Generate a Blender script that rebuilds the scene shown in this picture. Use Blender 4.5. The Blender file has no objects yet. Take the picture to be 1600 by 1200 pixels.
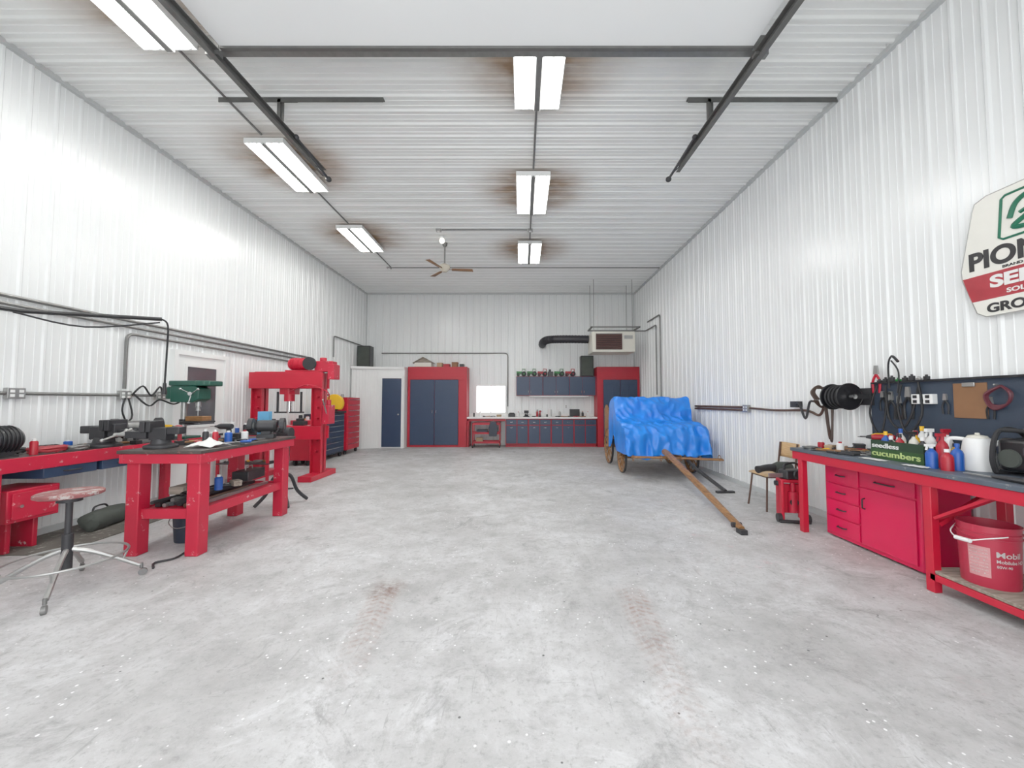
import bpy, bmesh, math, random
from math import radians, sin, cos, pi
from mathutils import Vector, Matrix, Euler, noise
random.seed(7)
COL = bpy.context.scene.collection
def V(*a): return Vector(a)

# ------------------------------------------------------------------ materials
def nt_mat(name):
    m = bpy.data.materials.new(name); m.use_nodes = True
    nt = m.node_tree; b = nt.nodes['Principled BSDF']
    return m, nt, b
def mat(name, col, rough=.5, metal=0., var=.25, scale=6., bump=0., wear=None, wth=.62, wscale=14.):
    m, nt, b = nt_mat(name)
    tc = nt.nodes.new('ShaderNodeTexCoord')
    n = nt.nodes.new('ShaderNodeTexNoise'); n.inputs['Scale'].default_value = scale; n.inputs['Detail'].default_value = 5
    nt.links.new(tc.outputs['Object'], n.inputs['Vector'])
    mx = nt.nodes.new('ShaderNodeMix'); mx.data_type = 'RGBA'
    lo = [c*(1-var) for c in col]; hi = [min(1, c*(1+var*.6)) for c in col]
    mx.inputs[6].default_value = (*lo, 1); mx.inputs[7].default_value = (*hi, 1)
    nt.links.new(n.outputs['Fac'], mx.inputs[0])
    out = mx.outputs[2]
    if wear:
        n2 = nt.nodes.new('ShaderNodeTexNoise'); n2.inputs['Scale'].default_value = wscale; n2.inputs['Detail'].default_value = 8
        n2.inputs['Roughness'].default_value = .7
        nt.links.new(tc.outputs['Object'], n2.inputs['Vector'])
        mr = nt.nodes.new('ShaderNodeMapRange'); mr.inputs[1].default_value = wth; mr.inputs[2].default_value = wth+.06
        nt.links.new(n2.outputs['Fac'], mr.inputs[0])
        m2 = nt.nodes.new('ShaderNodeMix'); m2.data_type = 'RGBA'; m2.inputs[7].default_value = (*wear, 1)
        nt.links.new(mr.outputs[0], m2.inputs[0]); nt.links.new(out, m2.inputs[6]); out = m2.outputs[2]
    nt.links.new(out, b.inputs['Base Color'])
    b.inputs['Roughness'].default_value = rough; b.inputs['Metallic'].default_value = metal
    if bump:
        bp = nt.nodes.new('ShaderNodeBump'); bp.inputs['Strength'].default_value = bump; bp.inputs['Distance'].default_value = .01
        nt.links.new(n.outputs['Fac'], bp.inputs['Height']); nt.links.new(bp.outputs[0], b.inputs['Normal'])
    return m
def emis(name, col, s):
    m, nt, b = nt_mat(name)
    b.inputs['Base Color'].default_value = (*col, 1)
    b.inputs['Emission Color'].default_value = (*col, 1); b.inputs['Emission Strength'].default_value = s
    return m
def woodmat(name, c1, c2, scale=(3, 3, 30), rough=.5):
    m, nt, b = nt_mat(name)
    tc = nt.nodes.new('ShaderNodeTexCoord'); mp = nt.nodes.new('ShaderNodeMapping'); mp.inputs['Scale'].default_value = scale
    n = nt.nodes.new('ShaderNodeTexNoise'); n.inputs['Scale'].default_value = 3; n.inputs['Detail'].default_value = 6
    cr = nt.nodes.new('ShaderNodeValToRGB'); cr.color_ramp.elements[0].color = (*c1, 1); cr.color_ramp.elements[1].color = (*c2, 1)
    cr.color_ramp.elements[0].position = .35; cr.color_ramp.elements[1].position = .65
    nt.links.new(tc.outputs['Object'], mp.inputs[0]); nt.links.new(mp.outputs[0], n.inputs['Vector'])
    nt.links.new(n.outputs['Fac'], cr.inputs[0]); nt.links.new(cr.outputs[0], b.inputs['Base Color'])
    b.inputs['Roughness'].default_value = rough
    return m

RED = mat('red_paint', (.50, .005, .024), .38, var=.2, scale=3, wear=(.60, .20, .23), wth=.70)
REDW = mat('worn_red_paint', (.50, .006, .03), .45, var=.25, scale=4, wear=(.6, .38, .38), wth=.61, wscale=10)
REDC = mat('cabinet_red', (.38, .003, .015), .45, var=.12)
PINK = mat('pinkish_red_enamel', (.64, .005, .06), .3, var=.08, scale=2)
BLUE = mat('slate_blue_paint', (.018, .038, .085), .42, var=.15, scale=3)
NAVY = mat('dark_navy', (.018, .026, .045), .5, var=.2)
WHITE = mat('white_paint', (.84, .85, .84), .45, var=.05)
CREAM = mat('cream_enamel', (.70, .68, .60), .4, var=.06)
STEEL = mat('bare_steel', (.42, .42, .41), .38, .8, var=.3)
GALV = mat('galvanised_steel', (.20, .20, .195), .45, .6, var=.3, scale=20)
TRACK = mat('weathered_track_steel', (.12, .12, .115), .5, .5, var=.35, scale=12)
CHROME = mat('chrome', (.7, .7, .7), .18, 1., var=.05)
IRON = mat('dark_cast_iron', (.04, .04, .044), .5, .5, var=.35, bump=.2)
BLACK = mat('black_plastic', (.007, .007, .009), .4, var=.3)
RUBBER = mat('black_rubber', (.010, .010, .012), .7, var=.3)
DGREY = mat('dark_grey_fabric', (.05, .058, .05), .9, var=.4, bump=.4)
MATM = mat('dirty_rubber_mat', (.11, .10, .085), .9, var=.4, scale=9, wear=(.3, .29, .26), wth=.56)
TOPG = mat('worn_grey_bench_top', (.075, .095, .125), .5, var=.3, scale=8, wear=(.26, .25, .24), wth=.62)
TOPD = mat('dirty_dark_steel_top', (.07, .055, .05), .45, .3, var=.5, scale=9, wear=(.26, .12, .10), wth=.6)
GREEN = mat('drill_press_green', (.010, .08, .055), .4, var=.2)
TGREEN = mat('toy_green', (.008, .18, .025), .4)
YELLOW = mat('yellow_plastic', (.85, .48, .015), .4, var=.1)
def tarp_mat():
    m, nt, b = nt_mat('blue_tarp'); L = nt.links.new
    tc = nt.nodes.new('ShaderNodeTexCoord')
    n = nt.nodes.new('ShaderNodeTexNoise'); n.inputs['Scale'].default_value = 3; n.inputs['Detail'].default_value = 3; n.inputs['Distortion'].default_value = 1.5
    L(tc.outputs['Object'], n.inputs['Vector'])
    mx = nt.nodes.new('ShaderNodeMix'); mx.data_type = 'RGBA'; mx.inputs[6].default_value = (.002, .13, .64, 1); mx.inputs[7].default_value = (.008, .24, .84, 1)
    L(n.outputs['Fac'], mx.inputs[0]); L(mx.outputs[2], b.inputs['Base Color'])
    n2 = nt.nodes.new('ShaderNodeTexNoise'); n2.noise_type = 'RIDGED_MULTIFRACTAL'; n2.inputs['Scale'].default_value = 3.0; n2.inputs['Detail'].default_value = 4
    mp = nt.nodes.new('ShaderNodeMapping'); mp.inputs['Scale'].default_value = (1.6, .8, .8); mp.inputs['Rotation'].default_value = (.2, .3, .5)
    L(tc.outputs['Object'], mp.inputs[0]); L(mp.outputs[0], n2.inputs['Vector'])
    bp = nt.nodes.new('ShaderNodeBump'); bp.inputs['Strength'].default_value = .8; bp.inputs['Distance'].default_value = .04
    L(n2.outputs['Fac'], bp.inputs['Height']); L(bp.outputs[0], b.inputs['Normal'])
    b.inputs['Roughness'].default_value = .34
    return m
TARP = tarp_mat()
OAK = woodmat('varnished_wagon_wood', (.15, .06, .016), (.32, .15, .05))
PALE = woodmat('pale_plywood', (.50, .30, .13), (.62, .42, .22))
GREYW = woodmat('weathered_wood', (.17, .14, .11), (.34, .29, .24), (2, 14, 14), .8)
BROWN = mat('brown_hose_rubber', (.08, .035, .022), .5, var=.3)
HARDB = mat('brown_hardboard', (.22, .10, .04), .6, var=.2)
CARD = mat('cardboard', (.42, .30, .18), .8, var=.15)
DGREEN = mat('dark_green_print', (.010, .035, .014), .5)
MGREEN = mat('mid_green_print', (.02, .07, .015), .5, var=.3, scale=20)
LGREEN = mat('pale_green_print', (.50, .62, .22), .5)
SGREEN = mat('sign_green', (.004, .13, .065), .4)
SWHITE = mat('sign_white', (.80, .79, .72), .4, var=.08)
SRED = mat('sign_red', (.36, .008, .02), .4)
INK = mat('black_ink', (.006, .006, .008), .5)
BLUEP = mat('bright_blue_plastic', (.008, .08, .40), .4)
LBLUE = mat('light_blue_board', (.10, .35, .60), .5)
DUCT = mat('black_flex_duct', (.008, .007, .012), .5, var=.3, bump=.2)
LOUV = mat('rust_brown_louvre', (.09, .045, .04), .5)
PAPER = mat('white_paper', (.8, .8, .78), .8, var=.08)
GLASS = mat('dark_window_glass', (.08, .08, .09), .08, var=.4, scale=2)
DOORM = mat('overhead_door_white', (.80, .82, .82), .5, var=.05, scale=1)
TRIM = mat('grey_white_trim', (.52, .54, .54), .45, var=.08)
TUBE = emis('fluorescent_tube', (1, .99, .96), 54)
BULB = emis('warm_bulb', (1, .93, .8), 3)

# ribbed wall sheet
def wall_mat():
    m, nt, b = nt_mat('white_ribbed_steel')
    tc = nt.nodes.new('ShaderNodeTexCoord')
    n = nt.nodes.new('ShaderNodeTexNoise'); n.inputs['Scale'].default_value = 1.2; n.inputs['Detail'].default_value = 4
    mp = nt.nodes.new('ShaderNodeMapping'); mp.inputs['Scale'].default_value = (1, 1, .25)
    nt.links.new(tc.outputs['Object'], mp.inputs[0]); nt.links.new(mp.outputs[0], n.inputs['Vector'])
    mx = nt.nodes.new('ShaderNodeMix'); mx.data_type = 'RGBA'
    mx.inputs[6].default_value = (.78, .80, .80, 1); mx.inputs[7].default_value = (.85, .87, .865, 1)
    nt.links.new(n.outputs['Fac'], mx.inputs[0]); nt.links.new(mx.outputs[2], b.inputs['Base Color'])
    b.inputs['Roughness'].default_value = .24
    return m
WALLM = wall_mat()
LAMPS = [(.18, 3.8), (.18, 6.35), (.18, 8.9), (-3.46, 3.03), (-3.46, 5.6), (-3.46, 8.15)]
def ceil_mat():
    m, nt, b = nt_mat('ribbed_ceiling_steel')
    L = nt.links.new
    tc = nt.nodes.new('ShaderNodeTexCoord')
    n = nt.nodes.new('ShaderNodeTexNoise'); n.inputs['Scale'].default_value = 1.6; n.inputs['Detail'].default_value = 4
    mp = nt.nodes.new('ShaderNodeMapping'); mp.inputs['Scale'].default_value = (1.2, 2.6, 1)
    L(tc.outputs['Object'], mp.inputs[0]); L(mp.outputs[0], n.inputs['Vector'])
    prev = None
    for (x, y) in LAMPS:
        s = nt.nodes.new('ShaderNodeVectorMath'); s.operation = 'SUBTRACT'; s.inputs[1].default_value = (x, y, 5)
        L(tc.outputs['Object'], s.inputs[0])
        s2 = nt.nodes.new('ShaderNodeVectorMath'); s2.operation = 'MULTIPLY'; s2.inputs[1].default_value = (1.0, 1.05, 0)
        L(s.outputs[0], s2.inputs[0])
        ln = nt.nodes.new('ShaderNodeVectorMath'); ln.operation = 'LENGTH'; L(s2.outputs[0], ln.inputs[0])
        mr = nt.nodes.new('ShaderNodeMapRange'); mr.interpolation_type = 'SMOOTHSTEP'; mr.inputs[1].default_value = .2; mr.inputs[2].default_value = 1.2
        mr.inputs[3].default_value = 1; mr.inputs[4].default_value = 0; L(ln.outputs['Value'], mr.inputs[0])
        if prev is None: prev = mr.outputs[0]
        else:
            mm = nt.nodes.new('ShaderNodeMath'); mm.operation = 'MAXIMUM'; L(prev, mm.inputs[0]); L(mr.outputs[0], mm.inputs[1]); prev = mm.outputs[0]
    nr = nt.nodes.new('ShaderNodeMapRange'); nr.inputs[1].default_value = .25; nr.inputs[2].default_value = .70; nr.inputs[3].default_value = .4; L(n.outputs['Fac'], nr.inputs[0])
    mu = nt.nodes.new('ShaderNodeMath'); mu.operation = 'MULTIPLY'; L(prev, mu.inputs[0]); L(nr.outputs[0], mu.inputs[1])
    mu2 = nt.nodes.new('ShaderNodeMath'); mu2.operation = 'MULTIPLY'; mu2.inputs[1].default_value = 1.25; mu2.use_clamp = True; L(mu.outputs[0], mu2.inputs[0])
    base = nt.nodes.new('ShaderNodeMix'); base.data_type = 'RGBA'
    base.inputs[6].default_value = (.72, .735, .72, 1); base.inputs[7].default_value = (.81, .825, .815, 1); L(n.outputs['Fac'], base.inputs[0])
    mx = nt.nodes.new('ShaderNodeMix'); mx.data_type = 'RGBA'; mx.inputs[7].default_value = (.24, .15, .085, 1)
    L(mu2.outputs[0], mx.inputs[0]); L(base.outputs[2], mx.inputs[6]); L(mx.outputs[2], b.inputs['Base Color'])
    b.inputs['Roughness'].default_value = .38
    return m
CEILM = ceil_mat()
def floor_mat():
    m, nt, b = nt_mat('stained_concrete')
    L = nt.links.new; N = nt.nodes.new
    tc = N('ShaderNodeTexCoord'); co = tc.outputs['Object']
    def noi(sc, det=6, ro=.6, vec=None, dist=0):
        n = N('ShaderNodeTexNoise'); n.inputs['Scale'].default_value = sc; n.inputs['Detail'].default_value = det
        n.inputs['Roughness'].default_value = ro; n.inputs['Distortion'].default_value = dist; L(vec or co, n.inputs['Vector']); return n.outputs['Fac']
    def rng(v, a, c, lo=0, hi=1):
        r = N('ShaderNodeMapRange'); r.inputs[1].default_value = a; r.inputs[2].default_value = c; r.inputs[3].default_value = lo; r.inputs[4].default_value = hi
        L(v, r.inputs[0]); return r.outputs[0]
    def mix(f, a, c):
        x = N('ShaderNodeMix'); x.data_type = 'RGBA'; L(f, x.inputs[0])
        if isinstance(a, tuple): x.inputs[6].default_value = (*a, 1)
        else: L(a, x.inputs[6])
        if isinstance(c, tuple): x.inputs[7].default_value = (*c, 1)
        else: L(c, x.inputs[7])
        return x.outputs[2]
    def mth(op, a, c=None, v=None):
        x = N('ShaderNodeMath'); x.operation = op; L(a, x.inputs[0])
        if c is not None: L(c, x.inputs[1])
        elif v is not None: x.inputs[1].default_value = v
        return x.outputs[0]
    c = mix(rng(noi(.7, 9, .7), .36, .62), (.39, .385, .38), (.60, .60, .605))
    c = mix(rng(noi(4.5, 10, .8), .46, .70, 0, .8), c, (.29, .285, .28))
    c = mix(rng(noi(1.7, 9, .82, dist=.8), .52, .64, 0, .5), c, (.74, .745, .76))
    c = mix(rng(noi(2.1, 10, .8, dist=1.0), .55, .68, 0, .7), c, (.17, .165, .16))
    c = mix(rng(noi(28, 4, .75), .54, .70, 0, .6), c, (.23, .225, .22))
    for sc, rz in (((2, 26, 1), .5), ((24, 2, 1), .3)):
        mp = N('ShaderNodeMapping'); mp.inputs['Scale'].default_value = sc; mp.inputs['Rotation'].default_value = (0, 0, rz); L(co, mp.inputs[0])
        c = mix(rng(noi(1.6, 5, .6, mp.outputs[0], .4), .65, .71, 0, .5), c, (.24, .235, .23))
    vo = N('ShaderNodeTexVoronoi'); vo.inputs['Scale'].default_value = 17; L(co, vo.inputs['Vector'])
    sp = mth('MULTIPLY', rng(vo.outputs['Distance'], .0, .19, 1, 0), rng(noi(1.1, 3), .42, .55))
    c = mix(rng(sp, .3, .5, 0, .9), c, (.90, .90, .90))
    vo2 = N('ShaderNodeTexVoronoi'); vo2.inputs['Scale'].default_value = 7; L(co, vo2.inputs['Vector'])
    sp2 = mth('MULTIPLY', rng(vo2.outputs['Distance'], .0, .08, 1, 0), rng(noi(2.1, 3), .43, .52))
    c = mix(rng(sp2, .3, .5, 0, .85), c, (.03, .03, .03))
    sx = N('ShaderNodeSeparateXYZ'); L(co, sx.inputs[0])
    pk = mth('MULTIPLY', rng(noi(5, 6, .8), .56, .66, 0, .5), mth('MULTIPLY', rng(sx.outputs['X'], 1.3, 1.8), rng(sx.outputs['X'], 2.6, 2.2)))
    c = mix(mth('MULTIPLY', pk, rng(noi(1.3, 2), .5, .62)), c, (.62, .32, .36))
    # tyre prints: soft brown band with tread lugs, broken up
    for tx, y1, y0, w, rz in ((-1.03, 3.04, 1.9, .11, .12), (.82, 3.02, 1.25, .115, -.05)):
        mp = N('ShaderNodeMapping'); mp.vector_type = 'POINT'; mp.inputs['Location'].default_value = (-tx, 0, 0); L(co, mp.inputs[0])
        m2 = N('ShaderNodeSeparateXYZ'); L(mp.outputs[0], m2.inputs[0])
        skew = mth('MULTIPLY', mth('ADD', m2.outputs['Y'], v=-y1), v=rz)
        wob = mth('MULTIPLY', mth('ADD', noi(7, 4, .7), v=-.5), v=.06)
        xx = mth('ADD', mth('ADD', m2.outputs['X'], skew), wob)
        dx = mth('ABSOLUTE', xx)
        ph = mth('ADD', mth('MULTIPLY', m2.outputs['Y'], v=120), mth('MULTIPLY', dx, v=70))
        lug = rng(mth('SINE', ph), -.4, .8, .4, 1)
        groove = rng(mth('SINE', mth('MULTIPLY', xx, v=110)), -.9, -.1, .5, 1)
        mk = mth('MULTIPLY', rng(dx, w*.6, w*1.1, 1, 0), rng(sx.outputs['Y'], y1-.16, y1+.04, 1, 0))
        mk = mth('MULTIPLY', mk, rng(sx.outputs['Y'], y0, y1-.4, 0, 1))
        mk = mth('MULTIPLY', mk, mth('MULTIPLY', lug, groove))
        mk = mth('MULTIPLY', mk, rng(noi(8, 9, .85), .40, .62, .05, .9))
        c = mix(mk, c, (.27, .15, .11))
    ds = N('ShaderNodeVectorMath'); ds.operation = 'DISTANCE'; ds.inputs[1].default_value = (-1.02, 2.98, 0); L(co, ds.inputs[0])
    c = mix(mth('MULTIPLY', rng(ds.outputs['Value'], .02, .19, .9, 0), rng(noi(12, 6, .7), .38, .58)), c, (.13, .06, .035))
    L(c, b.inputs['Base Color'])
    L(rng(noi(3), .3, .7, .42, .7), b.inputs['Roughness'])
    bp = N('ShaderNodeBump'); bp.inputs['Strength'].default_value = .2; bp.inputs['Distance'].default_value = .01
    L(noi(18, 8), bp.inputs['Height']); L(bp.outputs[0], b.inputs['Normal'])
    return m
FLOORM = floor_mat()

# ------------------------------------------------------------------ mesh builder
def sm(pts, k=6):
    pts = [Vector(p) for p in pts]; out = []
    for i in range(len(pts)-1):
        p0 = pts[max(i-1, 0)]; p1 = pts[i]; p2 = pts[i+1]; p3 = pts[min(i+2, len(pts)-1)]
        for j in range(k):
            t = j/k
            out.append(.5*((2*p1)+(p2-p0)*t+(2*p0-5*p1+4*p2-p3)*t*t+(3*p1-p0-3*p2+p3)*t**3))
    out.append(pts[-1]); return out
class B:
    def __init__(s): s.bm = bmesh.new(); s.mi = 0
    def face(s, vs):
        try:
            f = s.bm.faces.new(vs); f.material_index = s.mi; return f
        except ValueError: return None
    def box(s, x0, x1, y0, y1, z0, z1):
        v = [s.bm.verts.new(p) for p in ((x0,y0,z0),(x1,y0,z0),(x1,y1,z0),(x0,y1,z0),(x0,y0,z1),(x1,y0,z1),(x1,y1,z1),(x0,y1,z1))]
        for f in ((3,2,1,0),(4,5,6,7),(0,1,5,4),(1,2,6,5),(2,3,7,6),(3,0,4,7)): s.face([v[i] for i in f])
        return s
    def obox(s, c, size, rot=(0,0,0)):
        M = Matrix.Translation(c) @ Euler(rot).to_matrix().to_4x4()
        a, b_, d = size[0]/2, size[1]/2, size[2]/2
        v = [s.bm.verts.new(M @ Vector(p)) for p in ((-a,-b_,-d),(a,-b_,-d),(a,b_,-d),(-a,b_,-d),(-a,-b_,d),(a,-b_,d),(a,b_,d),(-a,b_,d))]
        for f in ((3,2,1,0),(4,5,6,7),(0,1,5,4),(1,2,6,5),(2,3,7,6),(3,0,4,7)): s.face([v[i] for i in f])
        return s
    def beam(s, p0, p1, w, h):
        p0 = Vector(p0); p1 = Vector(p1); d = p1-p0; q = d.to_track_quat('Y', 'Z')
        M = Matrix.Translation((p0+p1)/2) @ q.to_matrix().to_4x4()
        L = d.length/2
        v = [s.bm.verts.new(M @ Vector(p)) for p in ((-w/2,-L,-h/2),(w/2,-L,-h/2),(w/2,L,-h/2),(-w/2,L,-h/2),(-w/2,-L,h/2),(w/2,-L,h/2),(w/2,L,h/2),(-w/2,L,h/2))]
        for f in ((3,2,1,0),(4,5,6,7),(0,1,5,4),(1,2,6,5),(2,3,7,6),(3,0,4,7)): s.face([v[i] for i in f])
        return s
    def tube(s, pts, r, n=10, closed=False, caps=True):
        pts = [Vector(p) for p in pts]; m = len(pts)
        rs = r if isinstance(r, (list, tuple)) else [r]*m
        tg = []
        for i in range(m):
            if closed: t = pts[(i+1) % m]-pts[i-1]
            else: t = pts[min(i+1, m-1)]-pts[max(i-1, 0)]
            tg.append(t.normalized())
        up = Vector((0,0,1)) if abs(tg[0].z) < .9 else Vector((1,0,0))
        nv = (up-tg[0]*up.dot(tg[0])).normalized(); rings = []
        for i in range(m):
            nv = (nv-tg[i]*nv.dot(tg[i])).normalized(); bn = tg[i].cross(nv)
            rings.append([s.bm.verts.new(pts[i]+(nv*cos(2*pi*j/n)+bn*sin(2*pi*j/n))*rs[i]) for j in range(n)])
        for i in range(m if closed else m-1):
            a = rings[i]; b_ = rings[(i+1) % m]
            for j in range(n): s.face([a[j], a[(j+1) % n], b_[(j+1) % n], b_[j]])
        if caps and not closed: s.face(rings[0][::-1]); s.face(rings[-1])
        return s
    def cyl(s, p0, p1, r0, r1=None, n=18): return s.tube([p0, p1], [r0, r0 if r1 is None else r1], n)
    def ring(s, c, R, r, axis='Z', n=32, k=8):
        pts = []
        for i in range(n):
            a = 2*pi*i/n; u, w = R*cos(a), R*sin(a)
            pts.append(Vector(c)+{'Z': V(u, w, 0), 'Y': V(u, 0, w), 'X': V(0, u, w)}[axis])
        return s.tube(pts, r, k, closed=True)
    def lathe(s, prof, o=(0,0,0), axis='Z', n=24):
        R = {'Z': Matrix.Identity(3), 'X': Euler((0, pi/2, 0)).to_matrix(), 'Y': Euler((-pi/2, 0, 0)).to_matrix()}[axis]
        rings = []
        for (r, h) in prof:
            rings.append([s.bm.verts.new(Vector(o)+R @ Vector((r*cos(2*pi*j/n), r*sin(2*pi*j/n), h))) for j in range(n)] if r > 1e-5 else [s.bm.verts.new(Vector(o)+R @ Vector((0, 0, h)))])
        for a, b_ in zip(rings, rings[1:]):
            for j in range(n):
                k = (j+1) % n
                if len(a) == 1 and len(b_) == 1: continue
                if len(a) == 1: s.face([a[0], b_[k], b_[j]])
                elif len(b_) == 1: s.face([a[j], a[k], b_[0]])
                else: s.face([a[j], a[k], b_[k], b_[j]])
        return s
    def sph(s, c, r, sc=(1,1,1), n=14):
        prof = [(r*sin(pi*i/n), -r*cos(pi*i/n)) for i in range(n+1)]; prof[0] = (0, -r); prof[-1] = (0, r)
        st = len(s.bm.verts); s.lathe(prof, (0,0,0), 'Z', n+4); s.bm.verts.ensure_lookup_table()
        for v in s.bm.verts[st:]: v.co = Vector((v.co.x*sc[0], v.co.y*sc[1], v.co.z*sc[2]))+Vector(c)
        return s
    def prism(s, poly, axis, a, b_):
        f = {'X': lambda u, w, t: (t, u, w), 'Y': lambda u, w, t: (u, t, w), 'Z': lambda u, w, t: (u, w, t)}[axis]
        A = [s.bm.verts.new(f(u, w, a)) for u, w in poly]; Bv = [s.bm.verts.new(f(u, w, b_)) for u, w in poly]
        s.face(A); s.face(Bv[::-1]); n = len(poly)
        for i in range(n): s.face([A[i], A[(i+1) % n], Bv[(i+1) % n], Bv[i]])
        return s
    def text(s, body, loc, right, up, width=None, height=None, off=.0, ext=.002, align='LEFT'):
        cu = bpy.data.curves.new('t', 'FONT'); cu.body = body; cu.size = 1; cu.offset = off; cu.extrude = .001
        ob = bpy.data.objects.new('t', cu); COL.objects.link(ob)
        dg = bpy.context.evaluated_depsgraph_get(); me = bpy.data.meshes.new_from_object(ob.evaluated_get(dg))
        xs = [v.co.x for v in me.vertices]; ys = [v.co.y for v in me.vertices]
        w, h = max(xs)-min(xs), max(ys)-min(ys)
        sy = (height/h) if height else (width/w); sx = (width/w) if width else sy
        R = Vector(right); U = Vector(up); Nn = R.cross(U)
        x0 = min(xs)+(w/2 if align == 'CENTER' else 0); y0 = min(ys)
        for v in me.vertices: v.co = Vector(loc)+R*((v.co.x-x0)*sx)+U*((v.co.y-y0)*sy)+Nn*(v.co.z*ext/.001)
        st = len(s.bm.faces); s.bm.from_mesh(me); s.bm.faces.ensure_lookup_table()
        for f in s.bm.faces[st:]: f.material_index = s.mi
        bpy.data.objects.remove(ob); bpy.data.curves.remove(cu); bpy.data.meshes.remove(me)
        return s
    def sheet(s, rows):
        g = [[s.bm.verts.new(p) for p in r] for r in rows]
        for a, b_ in zip(g, g[1:]):
            for j in range(len(a)-1): s.face([a[j], a[j+1], b_[j+1], b_[j]])
        return s
    def origin(s):
        cs = [v.co for v in s.bm.verts]
        mn = [min(c[i] for c in cs) for i in range(3)]; mx = [max(c[i] for c in cs) for i in range(3)]
        return Vector(((mn[0]+mx[0])/2, (mn[1]+mx[1])/2, mn[2]))
    def mesh(s, name, mats, org, recalc=True):
        bmesh.ops.translate(s.bm, verts=s.bm.verts, vec=-org)
        if recalc: bmesh.ops.recalc_face_normals(s.bm, faces=s.bm.faces)
        me = bpy.data.meshes.new(name); s.bm.to_mesh(me); s.bm.free()
        for m in (mats if isinstance(mats, (list, tuple)) else [mats]): me.materials.append(m)
        for p in me.polygons: p.use_smooth = True
        me.set_sharp_from_angle(angle=radians(38))
        return me
def mods(o, bevel, solid=0):
    if solid:
        d = o.modifiers.new('s', 'SOLIDIFY'); d.thickness = solid
    if bevel:
        d = o.modifiers.new('b', 'BEVEL'); d.width = bevel; d.segments = 2; d.limit_method = 'ANGLE'; d.angle_limit = radians(40)
def struct(b, name, m, org=(0,0,0), bevel=0, label=None):
    o = bpy.data.objects.new(name, b.mesh(name, m, Vector(org))); o.location = org; COL.objects.link(o); o['kind'] = 'structure'
    if label: o['label'] = label
    mods(o, bevel); return o
def single(b, name, m, label, cat, bevel=0, group=None, kind=None, solid=0):
    org = b.origin(); o = bpy.data.objects.new(name, b.mesh(name, m, org)); o.location = org; COL.objects.link(o)
    o['label'] = label; o['category'] = cat
    if group: o['group'] = group
    if kind: o['kind'] = kind
    mods(o, bevel, solid); return o
ORG = {}
class Thing:
    def __init__(s, name, label, cat, base=(0,0,0), group=None, world=False, rz=0):
        e = bpy.data.objects.new(name, None); e.empty_display_size = .1; e.location = base; COL.objects.link(e)
        e['label'] = label; e['category'] = cat
        if group: e['group'] = group
        s.e = e; s.off = Vector(base) if world else Vector((0,0,0)); e.rotation_euler = (0,0,rz)
    def part(s, b, name, m, bevel=0, label=None, parent=None, solid=0):
        org = b.origin(); o = bpy.data.objects.new(name, b.mesh(name, m, org)); COL.objects.link(o)
        loc = org-s.off; ORG[o] = loc
        if parent: o.parent = parent; o.location = loc-ORG[parent]
        else: o.parent = s.e; o.location = loc
        if label: o['label'] = label
        mods(o, bevel, solid); return o
def dup(o, loc=None, rz=None, parent=None, label=None):
    c = o.copy(); COL.objects.link(c)
    if parent: c.parent = parent
    if loc is not None: c.location = loc
    if rz is not None: c.rotation_euler = (0,0,rz)
    if label: c['label'] = label
    for k in list(o.children): dup(k, parent=c)
    return c

# ------------------------------------------------------------------ room
XL, XR, YB, ZC, YF = -5.15, 3.74, 12.6, 5.0, -.6
PIT = .2286
RH = .015
PT = [(0,RH),(.010,RH),(.024,0),(.066,0),(.070,.005),(.080,.005),(.084,0),(.144,0),(.148,.005),(.158,.005),(.162,0),(.2046,0),(.2186,RH)]
def prof(s0, s1, ph=0):
    def h(x):
        u = (x-ph) % PIT
        for (a, ha), (c, hc) in zip(PT, PT[1:]+[(PIT, RH)]):
            if a <= u <= c: return ha+(hc-ha)*(u-a)/(c-a)
        return 0
    ks = [s0, s1]; k = math.floor((s0-ph)/PIT)
    while k*PIT+ph < s1:
        for a, _ in PT:
            x = k*PIT+ph+a
            if s0+1e-4 < x < s1-1e-4: ks.append(x)
        k += 1
    return [(x, h(x)) for x in sorted(ks)]
b = B(); b.box(XL-.2, XR+.2, YF-.4, YB+.2, -.12, 0); struct(b, 'floor', FLOORM, label='pale stained concrete shop floor')
b = B(); P = prof(YF, YB); b.sheet([[(XL-.02, y, ZC-h*1.4) for y, h in P], [(XR+.02, y, ZC-h*1.4) for y, h in P]])
struct(b, 'ceiling', CEILM, label='white ribbed steel ceiling')
b = B(); b.sheet([[(XL+h, y, 0) for y, h in P], [(XL+h, y, ZC) for y, h in P]]); struct(b, 'wall_left', WALLM, label='white ribbed steel wall')
b = B(); b.sheet([[(XR-h, y, 0) for y, h in P], [(XR-h, y, ZC) for y, h in P]]); struct(b, 'wall_right', WALLM, label='white ribbed steel wall')
b = B()
WX0, WX1, WZ0, WZ1 = -1.47, -.54, 1.06, 1.92
for a, c, z0, z1 in ((XL, WX0, 0, ZC), (WX1, XR, 0, ZC), (WX0, WX1, 0, WZ0), (WX0, WX1, WZ1, ZC)):
    Q = prof(a, c); b.sheet([[(x, YB-h, z0) for x, h in Q], [(x, YB-h, z1) for x, h in Q]])
struct(b, 'wall_back', WALLM, label='white ribbed steel wall')
b = B()
for a, c, z0, z1 in ((XL, -2.95, 0, ZC), (2.35, XR, 0, ZC), (-2.95, 2.35, 4.6, ZC)):
    Q = prof(a, c); b.sheet([[(x, YF+h, z0) for x, h in Q], [(x, YF+h, z1) for x, h in Q]])
struct(b, 'wall_front', WALLM)
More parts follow.
